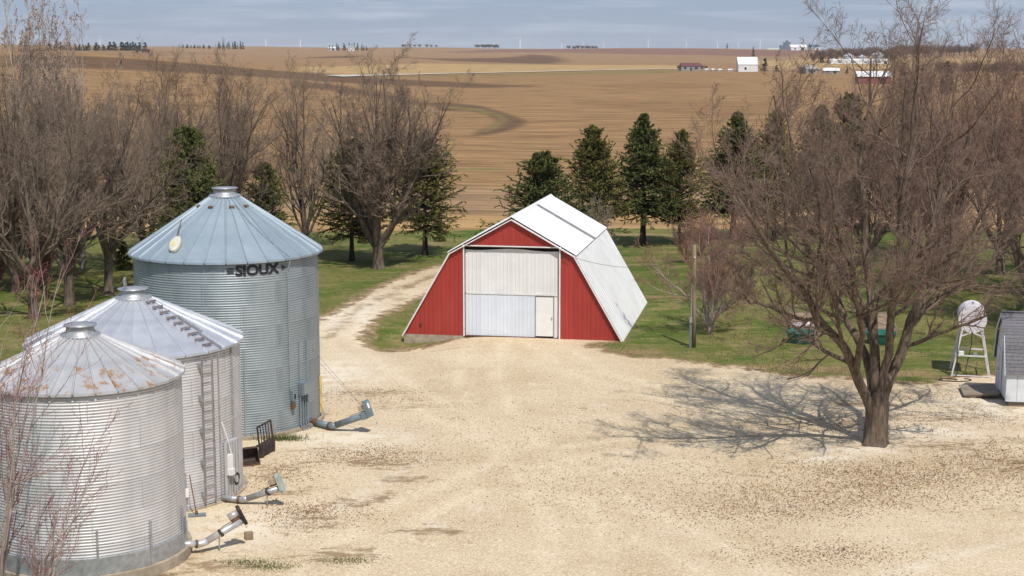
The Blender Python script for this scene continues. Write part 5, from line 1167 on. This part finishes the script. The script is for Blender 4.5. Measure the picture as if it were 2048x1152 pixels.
# ------------------------------------------------------------------ wind turbines
def turbine_proto():
    t = bpy.data.objects.new('wind_turbine', None); C.objects.link(t)
    MB().tube([(0, 0, -60), (0, 0, 0), (0, 0, 79)], [2.6, 2.3, 1.4], 14).build('tower', 'turbine', t, True)
    MB().box((0, 2.2, 80.6), (3.6, 9.5, 3.6)).build('nacelle', 'turbine', t); MB().tube([(0, -2.6, 80.6), (0, -4.6, 80.6)], [1.7, .7], 12).build('hub', 'turbine', t)
    pr = [(1.1, 0), (2.0, 6), (1.5, 16), (.95, 28), (.30, 40)]
    v = []
    for w, z in pr: v += [(-w * .5, 0, z), (0, -.35, z), (w * .9, 0, z), (0, .35, z)]
    f = [(j * 4 + k, j * 4 + (k + 1) % 4, j * 4 + 4 + (k + 1) % 4, j * 4 + 4 + k) for j in range(4) for k in range(4)] + [(3, 2, 1, 0), (16, 17, 18, 19)]
    bm_ = MB().add(v, f).mesh('blade', 'turbine')
    for k in range(3): o_ = obj('blade', bm_, t, (0, -3.6, 80.6)); o_.rotation_euler = (0, k * 2.0944, 0)
    return t
tp = turbine_proto(); TL = 'white three-bladed wind turbine on the hazy horizon'
TB = [(-2765, 8800, 70), (-2573, 9800, 0), (-2372, 9600, 20), (-2214, 9300, 50), (-1411, 9000, 10), (-1187, 8800, 95), (41, 8000, 30), (364, 11500, 60), (569, 12500, 80), (788, 13500, 15), (839, 12500, 100), (833, 9600, 5), (1165, 10500, 40), (1441, 11000, 75), (1734, 12000, 100), (1391, 8800, 25), (1951, 11500, 55), (2230, 12000, 35), (2101, 10800, 40)]
for i, (tx, dist, ph) in enumerate(TB):
    loc = (tx, dist, -14.0 + 6 * math.sin(i * 2.3)); rz = R(-25 + 17 * math.sin(i * 1.7))
    if i == 0: o_ = tp; o_.location = loc; o_.rotation_euler = (0, 0, rz); tag(o_, TL, 'wind turbine', 'wind turbines along the horizon')
    else: o_ = dup(tp, loc, rz)
    for j, c in enumerate([c for c in o_.children if c.name.startswith('blade')]): c.rotation_euler = (0, R(ph) + j * 2.0944, 0)

# ------------------------------------------------------------------ loose cover
rng = np.random.default_rng(9)
def scatter_quads(name, P_, size, m, up=.35):
    n = len(P_); d = nrm(np.stack([rng.normal(0, 1, n), rng.normal(0, 1, n), rng.normal(0, up, n)], 1)); s = nrm(np.cross(d, np.stack([rng.normal(0, up, n), rng.normal(0, up, n), np.ones(n)], 1)))
    L = rng.uniform(*size, (n, 1)); c = P_ + np.array([0, 0, .018]); v = np.stack([c - d * L, c + s * L * .5, c + d * L, c - s * L * .5], 1).reshape(-1, 3)
    me = raw_mesh(name, v, np.arange(4 * n).reshape(-1, 4)); me.materials.append(M[m]); return obj(name, me)
pts = []
for cx, cy, rx, ry, n in [(13, 51.5, 4.5, 2.2, 5200), (11, 49, 5, 2.0, 3800), (17.5, 53.5, 2.8, 3.2, 2600), (7.5, 47.0, 3, 1.6, 1600), (13.5, 58.5, 3.5, 2.2, 2200), (-5.2, 54.0, 2.6, 1.3, 1500), (-6.2, 46.8, 1.8, 1.8, 1500), (-8.0, 51.5, 1.6, 1.6, 900), (9.0, 43, 3, 1.2, 1200), (3, 50, 5, 4, 1600), (18, 60, 3, 2, 1200), (-6, 64, 3, 2, 900), (0, 58, 7, 7, 1600), (17, 63.8, 4, 1.3, 900)]:
    p = np.stack([rng.normal(cx, rx * .55, n), rng.normal(cy, ry * .55, n)], 1)
    for g_ in range(max(4, n // 160)): k = rng.integers(0, n, 26); p[k] = p[k[0]] + rng.normal(0, .22, (26, 2)) * [1.8, .8]
    pts.append(p)
pts = np.concatenate(pts); g_ = sdpoly(pts[:, 0], pts[:, 1], YARD); pts = pts[g_ > .2]
o_ = scatter_quads('leaf_litter', np.column_stack([pts, tz(pts[:, 0], pts[:, 1])]), (.016, .045), 'leaf'); tag(o_, 'dry brown leaves strewn over the pale gravel', 'leaves'); o_['kind'] = 'stuff'
# fallen twigs
tw = np.stack([rng.uniform(6, 19, 130), rng.uniform(47, 62, 130), np.full(130, .02)], 1); dd_ = np.stack([rng.normal(0, 1, 130), rng.normal(0, 1, 130), rng.normal(0, .03, 130)], 1)
a_, r_ = grow(rng, tw, dd_, rng.uniform(.25, 1.0, 130), np.full(130, .008), 5, .12, 0); v, q = tubes(a_, r_, 4); me = raw_mesh('fallen_twigs', v, q); me.materials.append(M['bark']); o_ = obj('fallen_twigs', me); tag(o_, 'thin fallen twigs scattered on the gravel under the big tree', 'twigs'); o_['kind'] = 'stuff'
# grass blades over the near lawn
n = 60000; P_ = np.stack([rng.uniform(-11, 24, n), 64 + 40 * rng.random(n) ** 1.6], 1); cl = np.sin(P_[:, 0] * 1.3 + 2 * np.sin(P_[:, 1] * .7)) + np.sin(P_[:, 1] * 1.1 + P_[:, 0] * .5) + rng.normal(0, .8, n)
P_ = P_[(sdpoly(P_[:, 0], P_[:, 1], YARD) < -.25) & (cl > .1)]
lx = P_[:, 0] + .017; ly = P_[:, 1] - 77.03; th = R(10.53); bx_ = lx * math.cos(th) - ly * math.sin(th); by_ = lx * math.sin(th) + ly * math.cos(th)
P_ = P_[~((np.abs(bx_) < 5.8) & (by_ > -.2) & (by_ < 12.4))]
ex = np.concatenate([rng.normal(0, .30, (500, 2)) * [1.5, .6] + c for c in ((-8.54, 56.3), (-7.5, 42.3), (-6.8, 41.9), (-4.7, 42.4))]); P_ = np.concatenate([P_, ex]); n = len(P_)
b0 = np.column_stack([P_, tz(P_[:, 0], P_[:, 1])]); h = rng.uniform(.05, .13, (n, 1)); h[-2000:-1500] *= 2.0; h[-1500:] *= .45; az = rng.random(n) * 6.283; w = np.stack([np.cos(az), np.sin(az), 0 * az], 1) * .012; le = np.stack([rng.normal(0, .5, n), rng.normal(0, .5, n), np.ones(n)], 1) * h
me = raw_mesh('grass_blades', np.stack([b0 - w, b0 + w, b0 + le], 1), None, np.arange(3 * n).reshape(-1, 3)); me.materials.append(M['grass']); o_ = obj('grass_blades', me); tag(o_, 'short green and straw-coloured grass on the lawn and bin edges', 'grass'); o_['kind'] = 'stuff'

# ------------------------------------------------------------------ haze
hz = MB().box((0, 0, 50), (40400, 40400, 176)).mesh('haze', 'wire'); hz.materials.clear()
hm = bpy.data.materials.new('haze'); hm.use_nodes = True; nt = hm.node_tree; nt.nodes.remove(nt.nodes['Principled BSDF'])
pv = nt.nodes.new('ShaderNodeVolumePrincipled'); pv.inputs['Color'].default_value = (.92, .96, 1, 1); pv.inputs['Density'].default_value = .00005; pv.inputs['Anisotropy'].default_value = 0
nt.links.new(pv.outputs[0], nt.nodes['Material Output'].inputs['Volume']); hz.materials.append(hm)
ho = obj('haze', hz); ho['kind'] = 'stuff'; tag(ho, 'thin pale blue haze over the far fields', 'haze')
